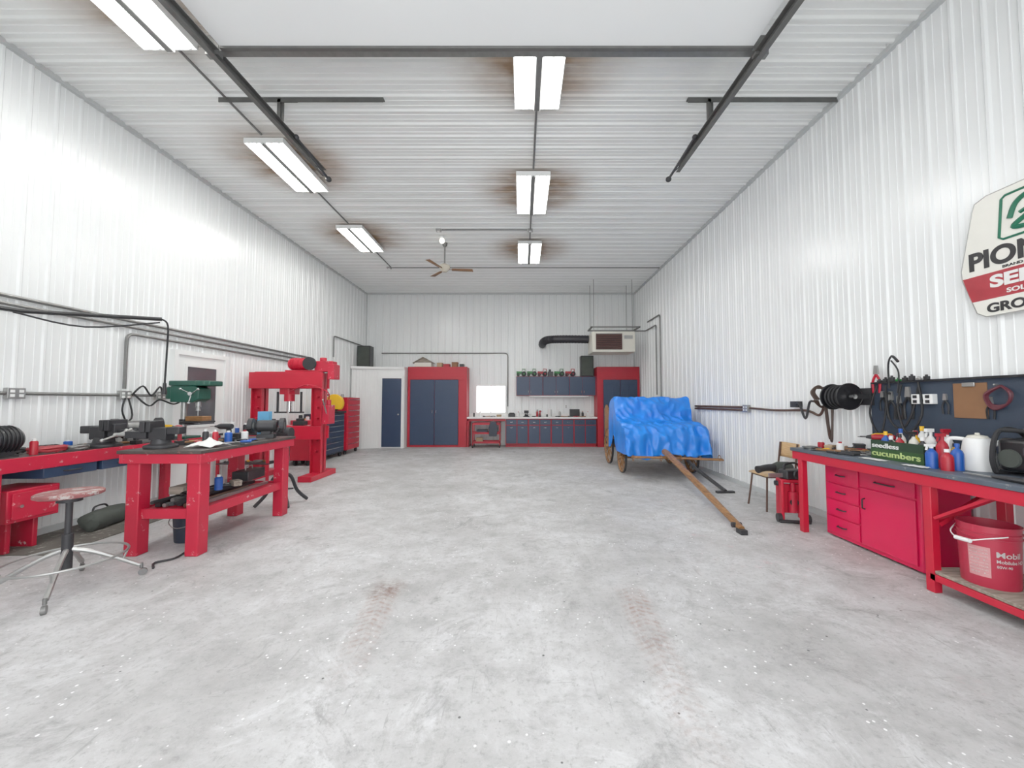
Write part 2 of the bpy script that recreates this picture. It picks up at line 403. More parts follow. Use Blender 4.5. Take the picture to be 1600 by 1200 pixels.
for i, (x0, x1, y0, y1, z0, z1) in enumerate([(XL, XL+.05, YF, YB, ZC-.05, ZC), (XR-.05, XR, YF, YB, ZC-.05, ZC), (XL, XR, YB-.05, YB, ZC-.05, ZC),
        (XL, XL+.04, YB-.04, YB, 0, ZC), (XR-.04, XR, YB-.04, YB, 0, ZC)]):
    b = B(); b.box(x0, x1, y0, y1, z0, z1); struct(b, 'trim_%d' % (i+1), TRIM, label='folded steel corner trim')
for nm, x0, x1 in (('baseboard_left', XL, XL+.035), ('baseboard_right', XR-.035, XR)):
    b = B(); b.box(x0, x1, YF, YB, 0, .07); struct(b, nm, TRIM)
# window
b = B(); w = .05
for x0, x1, z0, z1 in ((WX0-w, WX1+w, WZ1, WZ1+w), (WX0-w, WX1+w, WZ0-w, WZ0), (WX0-w, WX0, WZ0, WZ1), (WX1, WX1+w, WZ0, WZ1), (-1.02, -.99, WZ0, WZ1)):
    b.box(x0, x1, YB-.06, YB+.04, z0, z1)
struct(b, 'window_1', WHITE, label='small white framed sliding window')
# man door on left wall
b = B(); X = XL
D0, D1, DT = 5.67, 6.57, 2.12
b.box(X, X+.07, D0-.07, D0, 0, DT+.07).box(X, X+.07, D1, D1+.07, 0, DT+.07).box(X, X+.07, D0, D1, DT, DT+.07)
b.box(X, X+.045, D0, D1, 0.01, DT)
b.mi = 1; b.box(X+.045, X+.05, D0+.17, D1-.17, 1.05, 1.95)
b.mi = 0
for y0, y1, z0, z1 in ((D0+.13, D0+.17, 1.01, 1.99), (D1-.17, D1-.13, 1.01, 1.99), (D0+.17, D1-.17, 1.95, 1.99), (D0+.17, D1-.17, 1.01, 1.05)):
    b.box(X+.045, X+.06, y0, y1, z0, z1)
b.mi = 2; b.cyl((X+.045, D1-.07, 1.0), (X+.10, D1-.07, 1.0), .02).sph((X+.12, D1-.07, 1.0), .032)
struct(b, 'door_1', [WHITE, GLASS, CHROME], label='white steel entry door with dark window')
# overhead door raised under the ceiling
b = B()
zt = 4.66
for i in range(5):
    y0 = -.5+i*.78
    b.box(-2.76, 2.12, y0, y0+.772, zt, zt+.05)
b.mi = 1; b.box(-2.76, 2.12, 3.36, 3.40, zt-.02, zt+.02)
struct(b, 'door_2', [DOORM, TRACK], bevel=.004, label='white sectional overhead door raised under ceiling')

# ------------------------------------------------------------------ door tracks etc
for (x, ye, ze, ys, zs, side) in ((2.2, 5.22, 4.66, -.3, 4.50, 1), (-2.84, 5.35, 4.68, -.3, 4.50, -1)):
    t = Thing('door_track', 'long grey steel overhead door track hung from ceiling', 'door track', (x, 2.5, 4.5), world=True)
    b = B(); b.beam((x, ys, zs), (x, ye, ze), .012, .09)
    b.beam((x-.02*side, ys, zs-.045), (x-.02*side, ye, ze-.045), .05, .008); b.beam((x-.02*side, ys, zs+.045), (x-.02*side, ye, ze+.045), .05, .008)
    b.beam((x+.03*side, ys, zs+.05), (x+.03*side, ye, ze+.05), .06, .01)
    t.part(b, 'rail', TRACK)
    b = B(); b.box(x-.02, x+.02, 4.34, 4.38, 4.70, 4.96).beam((x-.02, 4.36, 4.94), (x-.02-.22*side, 4.36, 4.94), .03, .01)
    b.beam((x+.03, 4.36, 4.7), (x+.03, 4.36, 4.95), .04, .008)
    t.part(b, 'hanger', TRACK)
    b = B(); b.cyl((x-.07*side, 4.60, 4.66), (x-.16*side, 5.2, 4.50), .016).sph((x-.07*side, 4.58, 4.665), .032).sph((x-.16*side, 5.2, 4.50), .038)
    b.beam((x, 5.1, 4.66), (x-.14*side, 5.1, 4.53), .03, .01)
    t.part(b, 'bumper_spring', IRON)
for x0, x1 in ((-3.55, -1.62), (1.95, 3.70)):
    b = B(); b.box(x0, x1, 4.34, 4.40, 4.966, 4.975).box(x0, x1, 4.34, 4.348, 4.92, 4.966)
    single(b, 'steel_angle_bar', TRACK, 'grey steel angle bar fixed across the ceiling ribs', 'steel bar')
b = B(); b.box(-2.84, 2.2, 3.405, 3.42, 4.655, 4.735).box(-2.84, 2.2, 3.42, 3.47, 4.725, 4.735).box(-2.84, 2.2, 3.42, 3.47, 4.655, 4.665)
b.box(-2.92, -2.80, 3.40, 3.46, 4.62, 4.80).box(2.16, 2.28, 3.40, 3.46, 4.62, 4.80)
single(b, 'door_strut', GALV, 'horizontal galvanised strut along overhead door edge', 'steel bar')

# ------------------------------------------------------------------ shop lights
lx, ly = LAMPS[0]
t = Thing('shop_light', 'white four-tube fluorescent shop light on the ribbed ceiling', 'ceiling light', (lx, ly, 4.86), group='fluorescent ceiling lights')
b = B()
b.box(-.265, .265, -.61, .61, .075, .09)
for s in (-1, 1):
    b.prism([(s*.265, .08), (s*.265, .02), (s*.258, .02), (s*.22, .07)], 'Y', -.61, .61)
    b.prism([(s*.055, .08), (s*.036, 0), (s*.012, 0), (s*.012, .08)], 'Y', -.61, .61)
for y in (-.61, .60): b.box(-.265, .265, y, y+.01, 0.02, .09)
b.box(-.06, .06, -.1, .1, .09, .118)
t.part(b, 'housing', WHITE)
b = B(); b.box(-.030, .030, -.60, .60, -.006, .012); t.part(b, 'ballast_cover', GALV, .002, label='grey centre ballast cover')
for x in (-.20, -.10, .10, .20):
    b = B(); b.cyl((x, -.585, .035), (x, .585, .035), .019, n=12); t.part(b, 'lamp_tube', TUBE)
    b = B(); b.cyl((x, -.60, .035), (x, -.585, .035), .02, n=12); t.part(b, 'socket', WHITE)
    b = B(); b.cyl((x, .585, .035), (x, .60, .035), .02, n=12); t.part(b, 'socket', WHITE)
for x, y in LAMPS[1:]: dup(t.e, (x, y, 4.86))

# ------------------------------------------------------------------ conduits
def conduit(pts, r, label, m=GALV, name='conduit_pipe', cat='pipe', k=0):
    b = B(); b.tube(sm(pts, k) if k else pts, r, 8); return single(b, name, m, label, cat)
def bend(pts, rad=.06, k=4):
    pts = [Vector(p) for p in pts]; out = [pts[0]]
    for i in range(1, len(pts)-1):
        a = (pts[i-1]-pts[i]).normalized(); c = (pts[i+1]-pts[i]).normalized()
        p0 = pts[i]+a*rad; p2 = pts[i]+c*rad
        for j in range(k+1):
            t_ = j/k; out.append(p0*(1-t_)**2+pts[i]*2*t_*(1-t_)+p2*t_*t_)
    out.append(pts[-1]); return out
lab = 'thin galvanised electrical conduit strapped to ribbed steel'
zc = 4.964
conduit([(.18, 4.43, zc), (.18, 5.70, zc)], .014, lab); conduit([(.18, 7.0, zc), (.18, 8.25, zc)], .014, lab)
conduit([(-1.66, 7.8, zc), (.12, 7.8, zc)], .014, lab)
conduit([(-3.46, 10.05, zc), (3.66, 10.05, zc)], .014, lab)
conduit([(-3.46, 3.68, zc), (-3.46, 4.95, zc)], .014, lab); conduit([(-3.46, 6.25, zc), (-3.46, 7.5, zc)], .014, lab); conduit([(-3.46, 8.8, zc), (-3.46, 10.02, zc)], .014, lab)
xl = XL+.036
conduit(bend([(xl, 2.2, 2.47), (xl, 9.3, 2.47), (xl, 9.3, 2.0)]), .020, lab); conduit([(xl, 2.2, 2.39), (xl, 9.2, 2.39)], .019, lab)
conduit(bend([(xl, 4.94, 1.58), (xl, 4.94, 2.30), (xl, 9.1, 2.30)], .1), .019, lab)
conduit([(xl, 2.2, 1.5), (xl, 3.80, 1.5)], .018, lab); conduit([(xl, 3.94, 1.5), (xl, 4.87, 1.5)], .018, lab); conduit([(xl, 5.01, 1.5), (xl, 5.36, 1.5)], .018, lab)
yb = YB-.035
conduit(bend([(xl, 10.4, 2.62), (xl, 10.4, 3.2), (xl, 12.5, 3.2)], .08), .018, lab)
conduit(bend([(-4.6, yb, 3.0), (-.45, yb, 3.0), (-.45, yb, 1.25)], .12), .018, lab)
conduit(bend([(XR-.036, 11.2, 3.75), (XR-.036, 10.2, 3.75), (XR-.036, 10.2, 1.2)], .1), .019, 'galvanised gas pipe running down the ribbed wall')
conduit(bend([(3.34, 11.4, 3.52), (3.70, 11.4, 3.52), (3.70, 10.5, 3.52), (3.70, 10.5, 1.6)], .06), .018, 'thin gas line leaving the unit heater')
def ebox(c, ax, w=.10, h=.11, lab='galvanised electrical outlet box', m=STEEL):
    t = Thing('outlet_box', lab, 'electrical box', c)
    b = B(); d = .05
    if ax == 'X': b.box(0, d, -w/2, w/2, -h/2, h/2)
    elif ax == '-X': b.box(-d, 0, -w/2, w/2, -h/2, h/2)
    elif ax == 'Y': b.box(-w/2, w/2, -d, 0, -h/2, h/2)
    else: b.box(-w/2, w/2, -w/2, w/2, -.02, .02)
    t.part(b, 'box', m, .004)
    sm_ = WHITE if m is STEEL else BLACK
    if ax in ('X', '-X'):
        x = d if ax == 'X' else -d-.004
        for y in ((-w/4, w/4) if w > .12 else (0,)):
            for z in (-.022, .022): b = B(); b.box(x, x+.004, y-.017, y+.017, z-.014, z+.014); t.part(b, 'socket', sm_)
    elif ax == 'Y':
        for z in (-.022, .022): b = B(); b.box(-.017, .017, -d-.004, -d, z-.014, z+.014); t.part(b, 'socket', sm_)
    else: b = B(); b.cyl((0,0,-.024), (0,0,-.02), .03); t.part(b, 'cover', sm_)
    return t
ebox((XL+.015, 3.87, 1.5), 'X', .14); ebox((XL+.015, 4.94, 1.5), 'X', .14); ebox((XL+.015, 5.43, 1.5), 'X', .14)
ebox((.18, 7.8, 4.955), 'Z'); ebox((-1.72, 7.8, 4.955), 'Z'); ebox((-3.52, 10.05, 4.955), 'Z')
ebox((-1.78, YB-.015, 1.6), 'Y', lab='white outlet box on ribbed wall', m=WHITE); ebox((1.45, YB-.015, 1.25), 'Y', lab='white outlet box above the counter', m=WHITE)
# cables on left wall
b = B(); b.tube(sm([(xl+.06, 4.98, 1.5), (xl+.13, 5.05, 1.62), (xl+.1, 5.2, 1.5), (xl+.12, 5.3, 1.62), (xl+.06, 5.4, 1.52)], 5), .011, 6)
b.tube(sm([(xl+.06, 5.0, 1.52), (xl+.15, 5.12, 1.36), (xl+.12, 5.3, 1.44), (xl+.14, 5.5, 1.38), (xl+.16, 5.6, 1.46), (xl+.06, 5.45, 1.56)], 5), .011, 6)
b.tube(sm([(xl+.06, 4.94, 1.46), (xl+.1, 4.95, 1.2), (xl+.12, 4.7, 1.1), (xl+.2, 4.4, .99)], 5), .010, 6)
b.tube(sm([(xl+.06, 4.90, 1.46), (xl+.08, 4.85, 1.3), (xl+.1, 4.9, 1.1), (xl+.2, 4.75, .97)], 5), .010, 6)
single(b, 'extension_lead', RUBBER, 'tangled black power leads plugged into wall outlets', 'extension lead')
# boom arm
t = Thing('swing_arm', 'black steel swing arm on wall carrying a hanging cable', 'swing arm', (XL+.03, 3.2, 2.32), world=True)
b = B(); b.tube([(XL+.09, 2.7, 2.29), (-4.95, 3.75, 2.31), (-4.30, 4.55, 2.40)], .022, 8).box(XL+.02, XL+.10, 2.64, 2.76, 2.22, 2.34); t.part(b, 'arm', BLACK)
b = B(); b.tube(sm([(-4.30, 4.55, 2.40), (-4.27, 4.6, 2.33), (-4.27, 4.6, 2.0), (-4.28, 4.6, 1.62)], 5), .010, 6).tube(sm([(-4.95, 3.7, 2.29), (-4.7, 4.1, 2.22), (-4.32, 4.55, 2.36)], 5), .009, 6); t.part(b, 'cable', RUBBER)
b = B(); b.cyl((-4.28, 4.6, 1.5), (-4.28, 4.6, 1.64), .024, .016); t.part(b, 'plug', BLACK, label='black cable connector')

# ceiling fan + bulb
t = Thing('ceiling_fan', 'cream ceiling fan with three brown blades on downrod', 'ceiling fan', (-1.73, 8.5, 4.98))
b = B(); b.cyl((0,0,-.5), (0,0,0), .016).lathe([(.0, 0), (.06, 0), (.05, -.06), (.02, -.09)]); t.part(b, 'downrod', GALV)
b = B(); b.lathe([(0, -.66), (.05, -.66), (.09, -.62), (.12, -.57), (.12, -.52), (.06, -.48), (0, -.48)]); t.part(b, 'motor_housing', mat('fan_cream', (.5, .45, .36), .4))
for i in range(3):
    a = .15+i*2*pi/3
    b = B(); d = V(cos(a), sin(a), 0); p = V(-sin(a), cos(a), 0)
    z = V(0, 0, -.60)
    v = [b.bm.verts.new(q) for q in (z+d*.16-p*.05+V(0,0,.008), z+d*.62-p*.07+V(0,0,.015), z+d*.64+p*.05-V(0,0,.0), z+d*.16+p*.04-V(0,0,.008))]
    b.face(v); b.mi = 0; b.beam(z+d*.08, z+d*.22, .025, .006)
    t.part(b, 'blade', HARDB, solid=.008)
t = Thing('bulb_socket', 'bare globe bulb in white ceiling socket', 'light bulb', (-1.72, 8.15, 4.98))
b = B(); b.cyl((0,0,-.05), (0,0,0), .05); t.part(b, 'socket', WHITE)
b = B(); b.sph((0,0,-.10), .055); t.part(b, 'bulb', BULB)

# ------------------------------------------------------------------ heater
t = Thing('unit_heater', 'cream gas unit heater with brown louvres hung near ceiling', 'heater', (2.68, 11.4, 2.84), world=True)
b = B(); b.box(2.04, 3.28, 11.0, 11.75, 2.84, 3.44); t.part(b, 'casing', CREAM, .02)
b = B(); b.box(2.14, 2.88, 10.985, 11.0, 2.91, 3.37); g = t.part(b, 'grille', BLACK)
b = B()
for i in range(7): b.obox((2.51, 10.975, 2.945+i*.063), (.74, .03, .045), (.6, 0, 0))
for x in (2.14, 2.87): b.box(x, x+.02, 10.96, 10.99, 2.91, 3.37)
t.part(b, 'louvre', LOUV, parent=g)
for x in (2.1, 3.22):
    for y in (11.08, 11.68): b = B(); b.cyl((x, y, 3.44), (x, y, 4.98), .007, n=6); t.part(b, 'hanger_rod', GALV)
b = B(); b.box(2.02, 3.45, 11.06, 11.1, 3.56, 3.60).box(2.02, 3.45, 11.66, 11.7, 3.56, 3.60).box(2.02, 2.06, 11.06, 11.7, 3.56, 3.60).box(3.41, 3.45, 11.06, 11.7, 3.56, 3.60)
t.part(b, 'hanger_frame', GALV)
b = B(); b.box(2.96, 3.20, 10.985, 11.0, 3.22, 3.32); t.part(b, 'name_plate', STEEL)
b = B(); pts = sm([(2.03, 11.60, 3.30), (1.5, 11.62, 3.31), (1.0, 11.66, 3.31), (.78, 11.75, 3.30), (.68, 12.05, 3.28), (.68, 12.56, 3.28)], 12)
b.tube(pts, [.115+.010*(i % 2) for i in range(len(pts))], 16)
single(b, 'flexible_duct', DUCT, 'thick black flexible duct running sideways from the heater', 'air duct')

# ------------------------------------------------------------------ back closet and cabinets
def handle_v(b, x, y, z, L=.12): b.tube([(x, y, z-L/2), (x, y-.03, z-L/2+.015), (x, y-.03, z+L/2-.015), (x, y, z+L/2)], .006, 6)
def handle_h(b, x, y, z, L=.09): b.tube([(x-L/2, y, z), (x-L/2+.01, y-.025, z), (x+L/2-.01, y-.025, z), (x+L/2, y, z)], .005, 6)
t = Thing('storage_closet', 'white panelled corner closet with dark blue door', 'closet', (-4.3, 12.1, 0), world=True)
b = B(); z1 = 2.40
b.prism([(-5.10, 11.50), (-4.35, 11.72), (-3.58, 11.72), (-3.58, 12.54), (-5.10, 12.54)], 'Z', 0, z1)
t.part(b, 'body', WHITE)
b = B(); b.prism([(-5.10, 11.42), (-4.33, 11.67), (-3.58, 11.67), (-3.58, 12.54), (-5.10, 12.54)], 'Z', z1, z1+.07); t.part(b, 'top', WHITE)
b = B()
for i in range(9):
    u = (i+.5)/9.; x = -5.10+.75*u; y = 11.50+.22*u; b.cyl((x, y-.004, .02), (x, y-.004, z1), .010, n=6)
t.part(b, 'rib', WHITE)
b = B(); b.box(-4.25, -3.66, 11.69, 11.72, .04, 2.12); d = t.part(b, 'door', BLUE, .004)
b = B(); b.sph((-3.74, 11.66, 1.02), .03); t.part(b, 'knob', CHROME, parent=d)
b = B(); b.box(-4.32, -4.25, 11.685, 11.72, 0, 2.19).box(-3.66, -3.60, 11.685, 11.72, 0, 2.19).box(-4.25, -3.66, 11.685, 11.72, 2.12, 2.19); t.part(b, 'frame', WHITE)

def tall_cabinet(x0, x1, dx, z1, lab):
    t = Thing('tall_cabinet', lab, 'cabinet', ((x0+x1)/2, 12.25, 0), world=True)
    b = B(); b.box(x0, x1, 12.02, 12.54, 0, z1); b.box(x0, x1, 11.99, 12.03, 2.10, z1)
    b.box(x0, dx[0], 11.99, 12.03, 0, 2.1).box(dx[-1], x1, 11.99, 12.03, 0, 2.1).box(dx[0], dx[-1], 11.99, 12.03, 0, .06)
    t.part(b, 'body', REDC, .004)
    n = len(dx)-1
    for i in range(n):
        b = B(); b.box(dx[i]+.006, dx[i+1]-.006, 11.975, 12.0, .07, 2.09)
        d = t.part(b, 'door', BLUE, .004)
        b = B(); handle_v(b, dx[i+1]-.06 if i % 2 == 0 else dx[i]+.06, 11.975, 1.1); t.part(b, 'handle', CHROME, parent=d)
    return t
tall_cabinet(-3.56, -1.71, (-3.48, -2.72, -1.97), 2.50, 'tall red cabinet with two slate blue doors')
tc2 = tall_cabinet(2.36, 3.69, (2.55, 3.08, 3.62), 2.50, 'tall red cabinet with panelled slate blue doors')
for x0, x1 in ((2.55, 3.08), (3.08, 3.62)):
    for z0, z1 in ((.2, .95), (1.1, 1.95)):
        for u0, u1 in ((x0+.08, (x0+x1)/2-.02), ((x0+x1)/2+.02, x1-.08)): b = B(); b.box(u0, u1, 11.965, 11.976, z0, z1); tc2.part(b, 'panel', BLUE, .004)

# base cabinets: one built, then copied
bx = [-.5+i*.71 for i in range(4)]
t = Thing('base_cabinet', 'red framed base cabinet with slate blue doors and drawers', 'cabinet', (bx[0]+.355, 12.27, 0), group='base cabinets under the counter')
b = B(); b.box(-.354, .354, -.25, .27, .08, .875).box(-.354, .354, -.20, .27, 0, .08); t.part(b, 'body', REDC, .003)
for x0, x1 in ((-.335, -.012), (.012, .335)):
    b = B(); b.box(x0, x1, -.268, -.25, .69, .85); d = t.part(b, 'drawer', BLUE, .003)
    b = B(); handle_h(b, (x0+x1)/2, -.268, .77); t.part(b, 'handle', CHROME, parent=d)
    b = B(); b.box(x0, x1, -.268, -.25, .11, .665); d = t.part(b, 'door', BLUE, .003)
    b = B(); handle_h(b, (x0+x1)/2, -.268, .60); t.part(b, 'handle', CHROME, parent=d)
for x in bx[1:]: dup(t.e, (x+.355, 12.27, 0))
b = B(); b.box(-1.70, 2.35, 11.95, 12.54, .88, .93).box(-1.70, 2.35, 12.50, 12.54, .93, 1.02)
CT = .93
single(b, 'countertop', mat('pale_laminate', (.82, .82, .80), .35, var=.08), 'long white laminate countertop along the ribbed wall', 'countertop', .004)
b = B(); b.box(-1.70, -.51, 11.99, 12.02, .80, .878).box(-1.70, -1.64, 11.99, 12.5, 0, .878)
single(b, 'counter_frame', REDC, 'red painted frame holding up the counter end', 'frame', .003)
# wall cabinets
ux = [-.17+i*.85 for i in range(3)]
t = Thing('wall_cabinet', 'slate blue two-door wall cabinet with red frame', 'cabinet', (ux[0]+.425, 12.42, 1.6), group='wall cabinets above the counter')
b = B(); b.box(-.424, .424, -.13, .15, 0, .62); t.part(b, 'body', REDC, .003)
for x0, x1 in ((-.418, -.004), (.004, .418)):
    b = B(); b.box(x0, x1, -.148, -.13, .012, .612); d = t.part(b, 'door', BLUE, .003)
    b = B(); handle_v(b, x1-.04 if x0 < -.1 else x0+.04, -.148, .12, .1); t.part(b, 'handle', CHROME, parent=d)
for x in ux[1:]: dup(t.e, (x+.425, 12.42, 1.6))
t = Thing('under_cabinet_light', 'slim white strip light below wall cabinets', 'strip light', (1.2, 12.35, 1.565))
b = B(); b.box(-.95, .95, -.05, .05, 0, .035); t.part(b, 'housing', WHITE)
b = B(); b.cyl((-.9, 0, -.012), (.9, 0, -.012), .012, n=8); t.part(b, 'lamp_tube', WHITE)
# speakers
t = Thing('speaker', 'black box loudspeaker standing on white closet', 'speaker', (-4.86, 11.9, 2.47), group='pair of loudspeakers')
b = B(); b.box(-.2, .2, -.15, .15, 0, .66); t.part(b, 'box', BLACK, .01)
b = B(); b.box(-.18, .18, -.165, -.15, .03, .63); gq = t.part(b, 'grille', DGREY, .004)
b = B(); b.lathe([(.02, .0), (.12, .012), (.13, .012), (.13, 0)], (0, -.165, .2), 'Y', 20); t.part(b, 'woofer', RUBBER)
dup(t.e, (2.10, 12.38, 2.22), label='black box loudspeaker standing on wall cabinet')
# toys
def tractor(x, mA, lab):
    t = Thing('toy_tractor', lab, 'toy', (x, 12.37, 2.22), group='toy tractors on the wall cabinets')
    b = B(); b.box(-.13, .02, -.035, .035, .06, .12).box(-.13, -.11, -.04, .04, .05, .125).box(.02, .11, -.05, .05, .05, .10); t.part(b, 'body', mA, .006)
    b = B(); b.box(.01, .10, -.045, .045, .17, .18).box(.01, .02, -.045, -.035, .1, .17).box(.01, .02, .035, .045, .1, .17).box(.09, .1, -.045, -.035, .1, .17).box(.09, .1, .035, .045, .1, .17); t.part(b, 'cab', mA)
    for x_, r, w in ((.06, .06, .03), (-.09, .038, .02)):
        for s in (-1, 1):
            b = B(); b.cyl((x_, s*.05, r), (x_, s*(.05+w), r), r, n=14); b.mi = 1; b.cyl((x_, s*(.05+w), r), (x_, s*(.054+w), r), r*.35, n=12)
            t.part(b, 'wheel', [RUBBER, mA])
    return t
tg = tractor(.0, TGREEN, 'green toy tractor on top of wall cabinets')
tr = tractor(.68, REDC, 'red toy tractor on top of wall cabinets')
for e in (tg.e, tr.e): e.scale = (1.25, 1.25, 1.35)
for x in (.34, 1.22): dup(tg.e, (x, 12.37, 2.22))
dup(tr.e, (1.58, 12.37, 2.22))
b = B(); b.box(.86, 1.02, 12.35, 12.52, 2.22, 2.38).box(.88, .95, 12.36, 12.48, 2.38, 2.45); single(b, 'tool_case', BLACK, 'dark bulky tool case on top of wall cabinets', 'case', .008)
# things on tall cabinet
t = Thing('birdhouse', 'small white box with gabled roof on tall cabinet', 'birdhouse', (-3.12, 12.25, 2.50))
b = B(); b.box(-.27, .27, -.15, .15, 0, .14); t.part(b, 'body', CREAM, .003)
b = B(); b.prism([(-.32, .12), (0, .30), (.32, .12), (.32, .14), (0, .325), (-.32, .14)], 'Y', -.18, .18); b.prism([(-.27, .14), (0, .29), (.27, .14)], 'Y', -.14, .14); t.part(b, 'roof', GREYW)
for x, w, h, m_ in ((-2.6, .16, .14, CARD), (-2.38, .2, .10, REDC), (-2.12, .18, .16, HARDB), (-1.9, .12, .10, BLACK)):
    t = Thing('storage_box', {CARD: 'small cardboard box', REDC: 'small red metal box', HARDB: 'brown wooden box', BLACK: 'small black case'}[m_]+' on top of tall cabinet', 'box', (x, 12.2, 2.50))
    b = B(); b.box(-w/2, w/2, -.1, .1, 0, h*.75); t.part(b, 'body', m_, .003)
    b = B(); b.box(-w/2-.004, w/2+.004, -.104, .104, h*.75, h); t.part(b, 'lid', m_, .003)

# tool cart under counter
t = Thing('tool_cart', 'red wheeled tool cart with shelves under the counter', 'cart', (-1.08, 11.95, 0), world=True)
for z in (.14, .42, .70):
    b = B(); b.box(-1.5, -.66, 11.75, 12.15, z, z+.015)
    b.box(-1.5, -.66, 11.745, 11.755, z, z+.06).box(-1.5, -.66, 12.145, 12.155, z, z+.06).box(-1.505, -1.495, 11.75, 12.15, z, z+.06).box(-.665, -.655, 11.75, 12.15, z, z+.06)
    t.part(b, 'shelf', REDC)
for x in (-1.49, -.67):
    for y in (11.76, 12.14):
        b = B(); b.box(x-.015, x+.015, y-.015, y+.015, .08, .76); t.part(b, 'post', REDC)
        b = B(); b.cyl((x-.015, y, .04), (x+.015, y, .04), .04); t.part(b, 'wheel', RUBBER)
b = B(); b.box(-1.4, -1.2, 11.85, 12.05, .155, .30); single(b, 'parts_box', CARD, 'small cardboard box on cart shelf', 'box', .003)
b = B(); b.box(-1.38, -1.05, 11.8, 12.05, .435, .55); single(b, 'parts_case', NAVY, 'dark parts case on cart shelf', 'case', .01)
b = B(); pts = [(-.95, .80), (-.78, .80), (-.72, .60), (-.76, .36), (-.98, .36), (-1.0, .62)]; b.prism(pts, 'Y', 11.66, 11.73)
b.cyl((-.865, 11.70, .79), (-.865, 11.945, .84), .01)
single(b, 'work_jacket', NAVY, 'dark navy work jacket hanging at the counter edge', 'jacket', .02)

# generic bottle
def bottle(x, y, z, mB, mC, h=.24, r=.04, spray=False, lab='plastic bottle'):
    t = Thing('spray_bottle' if spray else 'bottle', lab, 'bottle', (x, y, z))
    b = B(); b.lathe([(0, 0), (r, 0), (r, h*.62), (r*.8, h*.72), (r*.32, h*.82), (r*.32, h*.86), (0, h*.86)]); t.part(b, 'body', mB)
    b = B()
    if spray: b.cyl((0,0,h*.86), (0,0,h*.93), r*.35).box(-r*1.2, r*.6, -.012, .012, h*.93, h*1.03).beam((-r*.9, 0, h*.92), (-r*1.1, 0, h*.78), .012, .008)
    else: b.cyl((0,0,h*.86), (0,0,h), r*.42)
    t.part(b, 'cap', mC); return t
# ------------------------------------------------------------------ clutter makers
def screwdriver(x, y, z, a, m_, L=.2, lab='screwdriver lying on bench'):
    t = Thing('screwdriver', lab, 'screwdriver', (x, y, z), rz=a)
    b = B(); b.lathe([(0, -.05), (.012, -.05), (.015, -.03), (.013, .03), (.008, .05), (0, .05)], (-L*.25, 0, .015), 'X', 10); t.part(b, 'handle', m_)
    b = B(); b.cyl((-L*.25+.05, 0, .015), (L*.7, 0, .012), .004, n=6); t.part(b, 'shaft', STEEL)
def hammer(x, y, z, a, lab='hammer with wooden handle lying on bench'):
    t = Thing('hammer', lab, 'hammer', (x, y, z), rz=a)
    b = B(); b.tube([(-.12, 0, .016), (0, 0, .014), (.13, 0, .016)], [.015, .012, .010], 8); t.part(b, 'handle', OAK)
    b = B(); b.cyl((.14, -.05, .018), (.14, -.02, .018), .018).obox((.14, 0, .018), (.028, .05, .03)).prism([(.128, .02), (.152, .02), (.145, .065), (.138, .065)], 'Z', .008, .022); t.part(b, 'head', IRON)
def wrench(x, y, z, a, m_, L=.22, lab='open-ended wrench lying on bench'):
    b = B(); d = V(cos(a), sin(a), 0); c = V(x, y, z+.007); b.beam(c-d*L/2, c+d*L/2, .018, .010)
    for e in (-1, 1): b.ring(c+d*(L/2+.012)*e, .016, .007, 'Z', 10, 6)
    single(b, 'wrench', m_, lab, 'wrench')
def can(x, y, z, m_, h=.12, r=.035, lab='small metal can standing on bench'):
    t = Thing('spray_can', lab, 'can', (x, y, z))
    b = B(); b.lathe([(0, 0), (r, 0), (r, h*.85), (r*.7, h*.93), (0, h*.93)], n=18); t.part(b, 'body', m_)
    b = B(); b.cyl((0,0,h*.9), (0,0,h*1.08), r*.45, n=12); t.part(b, 'cap', WHITE if m_ is not WHITE else REDC)
def tin(x, y, z, m_, w=.1, d=.08, h=.06, a=0, lab='small parts box sitting on bench'):
    t = Thing('parts_box', lab, 'box', (x, y, z), rz=a)
    b = B(); b.box(-w/2, w/2, -d/2, d/2, 0, h*.7); t.part(b, 'body', m_, .003)
    b = B(); b.box(-w/2-.003, w/2+.003, -d/2-.003, d/2+.003, h*.7, h); t.part(b, 'lid', m_, .003)
def clamp(x, y, z, a, lab='cast iron clamp lying on bench'):
    t = Thing('clamp', lab, 'clamp', (x, y, z), rz=a)
    b = B(); b.tube([(-.06, .05, .012), (-.06, -.05, .012), (.06, -.05, .012), (.06, .05, .012)], .011, 8); t.part(b, 'frame', IRON)
    b = B(); b.cyl((.02, .045, .012), (.13, .045, .012), .006, n=8).cyl((.125, .02, .012), (.125, .07, .012), .004, n=6); t.part(b, 'screw', STEEL)
def drill(x, y, z, a, m_, lab):
    t = Thing('power_drill', lab, 'drill', (x, y, z), rz=a)
    b = B(); b.lathe([(0, -.09), (.028, -.09), (.034, -.06), (.032, .05), (.022, .08), (0, .08)], (0, 0, .17), 'X', 16); b.prism([(-.07, .15), (-.03, .15), (-.045, .04), (-.085, .04)], 'Y', -.016, .016); t.part(b, 'body', m_, .003)
    b = B(); b.box(-.11, -.02, -.035, .035, 0, .045); t.part(b, 'battery', BLACK, .004)
    b = B(); b.cyl((.08, 0, .17), (.12, 0, .17), .018, .010, n=12).cyl((.12, 0, .17), (.18, 0, .17), .003, n=6); t.part(b, 'chuck', IRON)
def loopcord(x, y, z, a, m_, R=.07, lab='loop of cord lying on bench'):
    b = B(); pts = []
    for i in range(34):
        u = 2*pi*i/12; rr = R*(1+.25*sin(u*.61+a)); pts.append((x+rr*cos(u+a), y+rr*1.3*sin(u+a), z+.009+.012*abs(sin(u*.9))))
    b.tube(pts, .008, 6); single(b, 'extension_lead', m_, lab, 'extension lead')
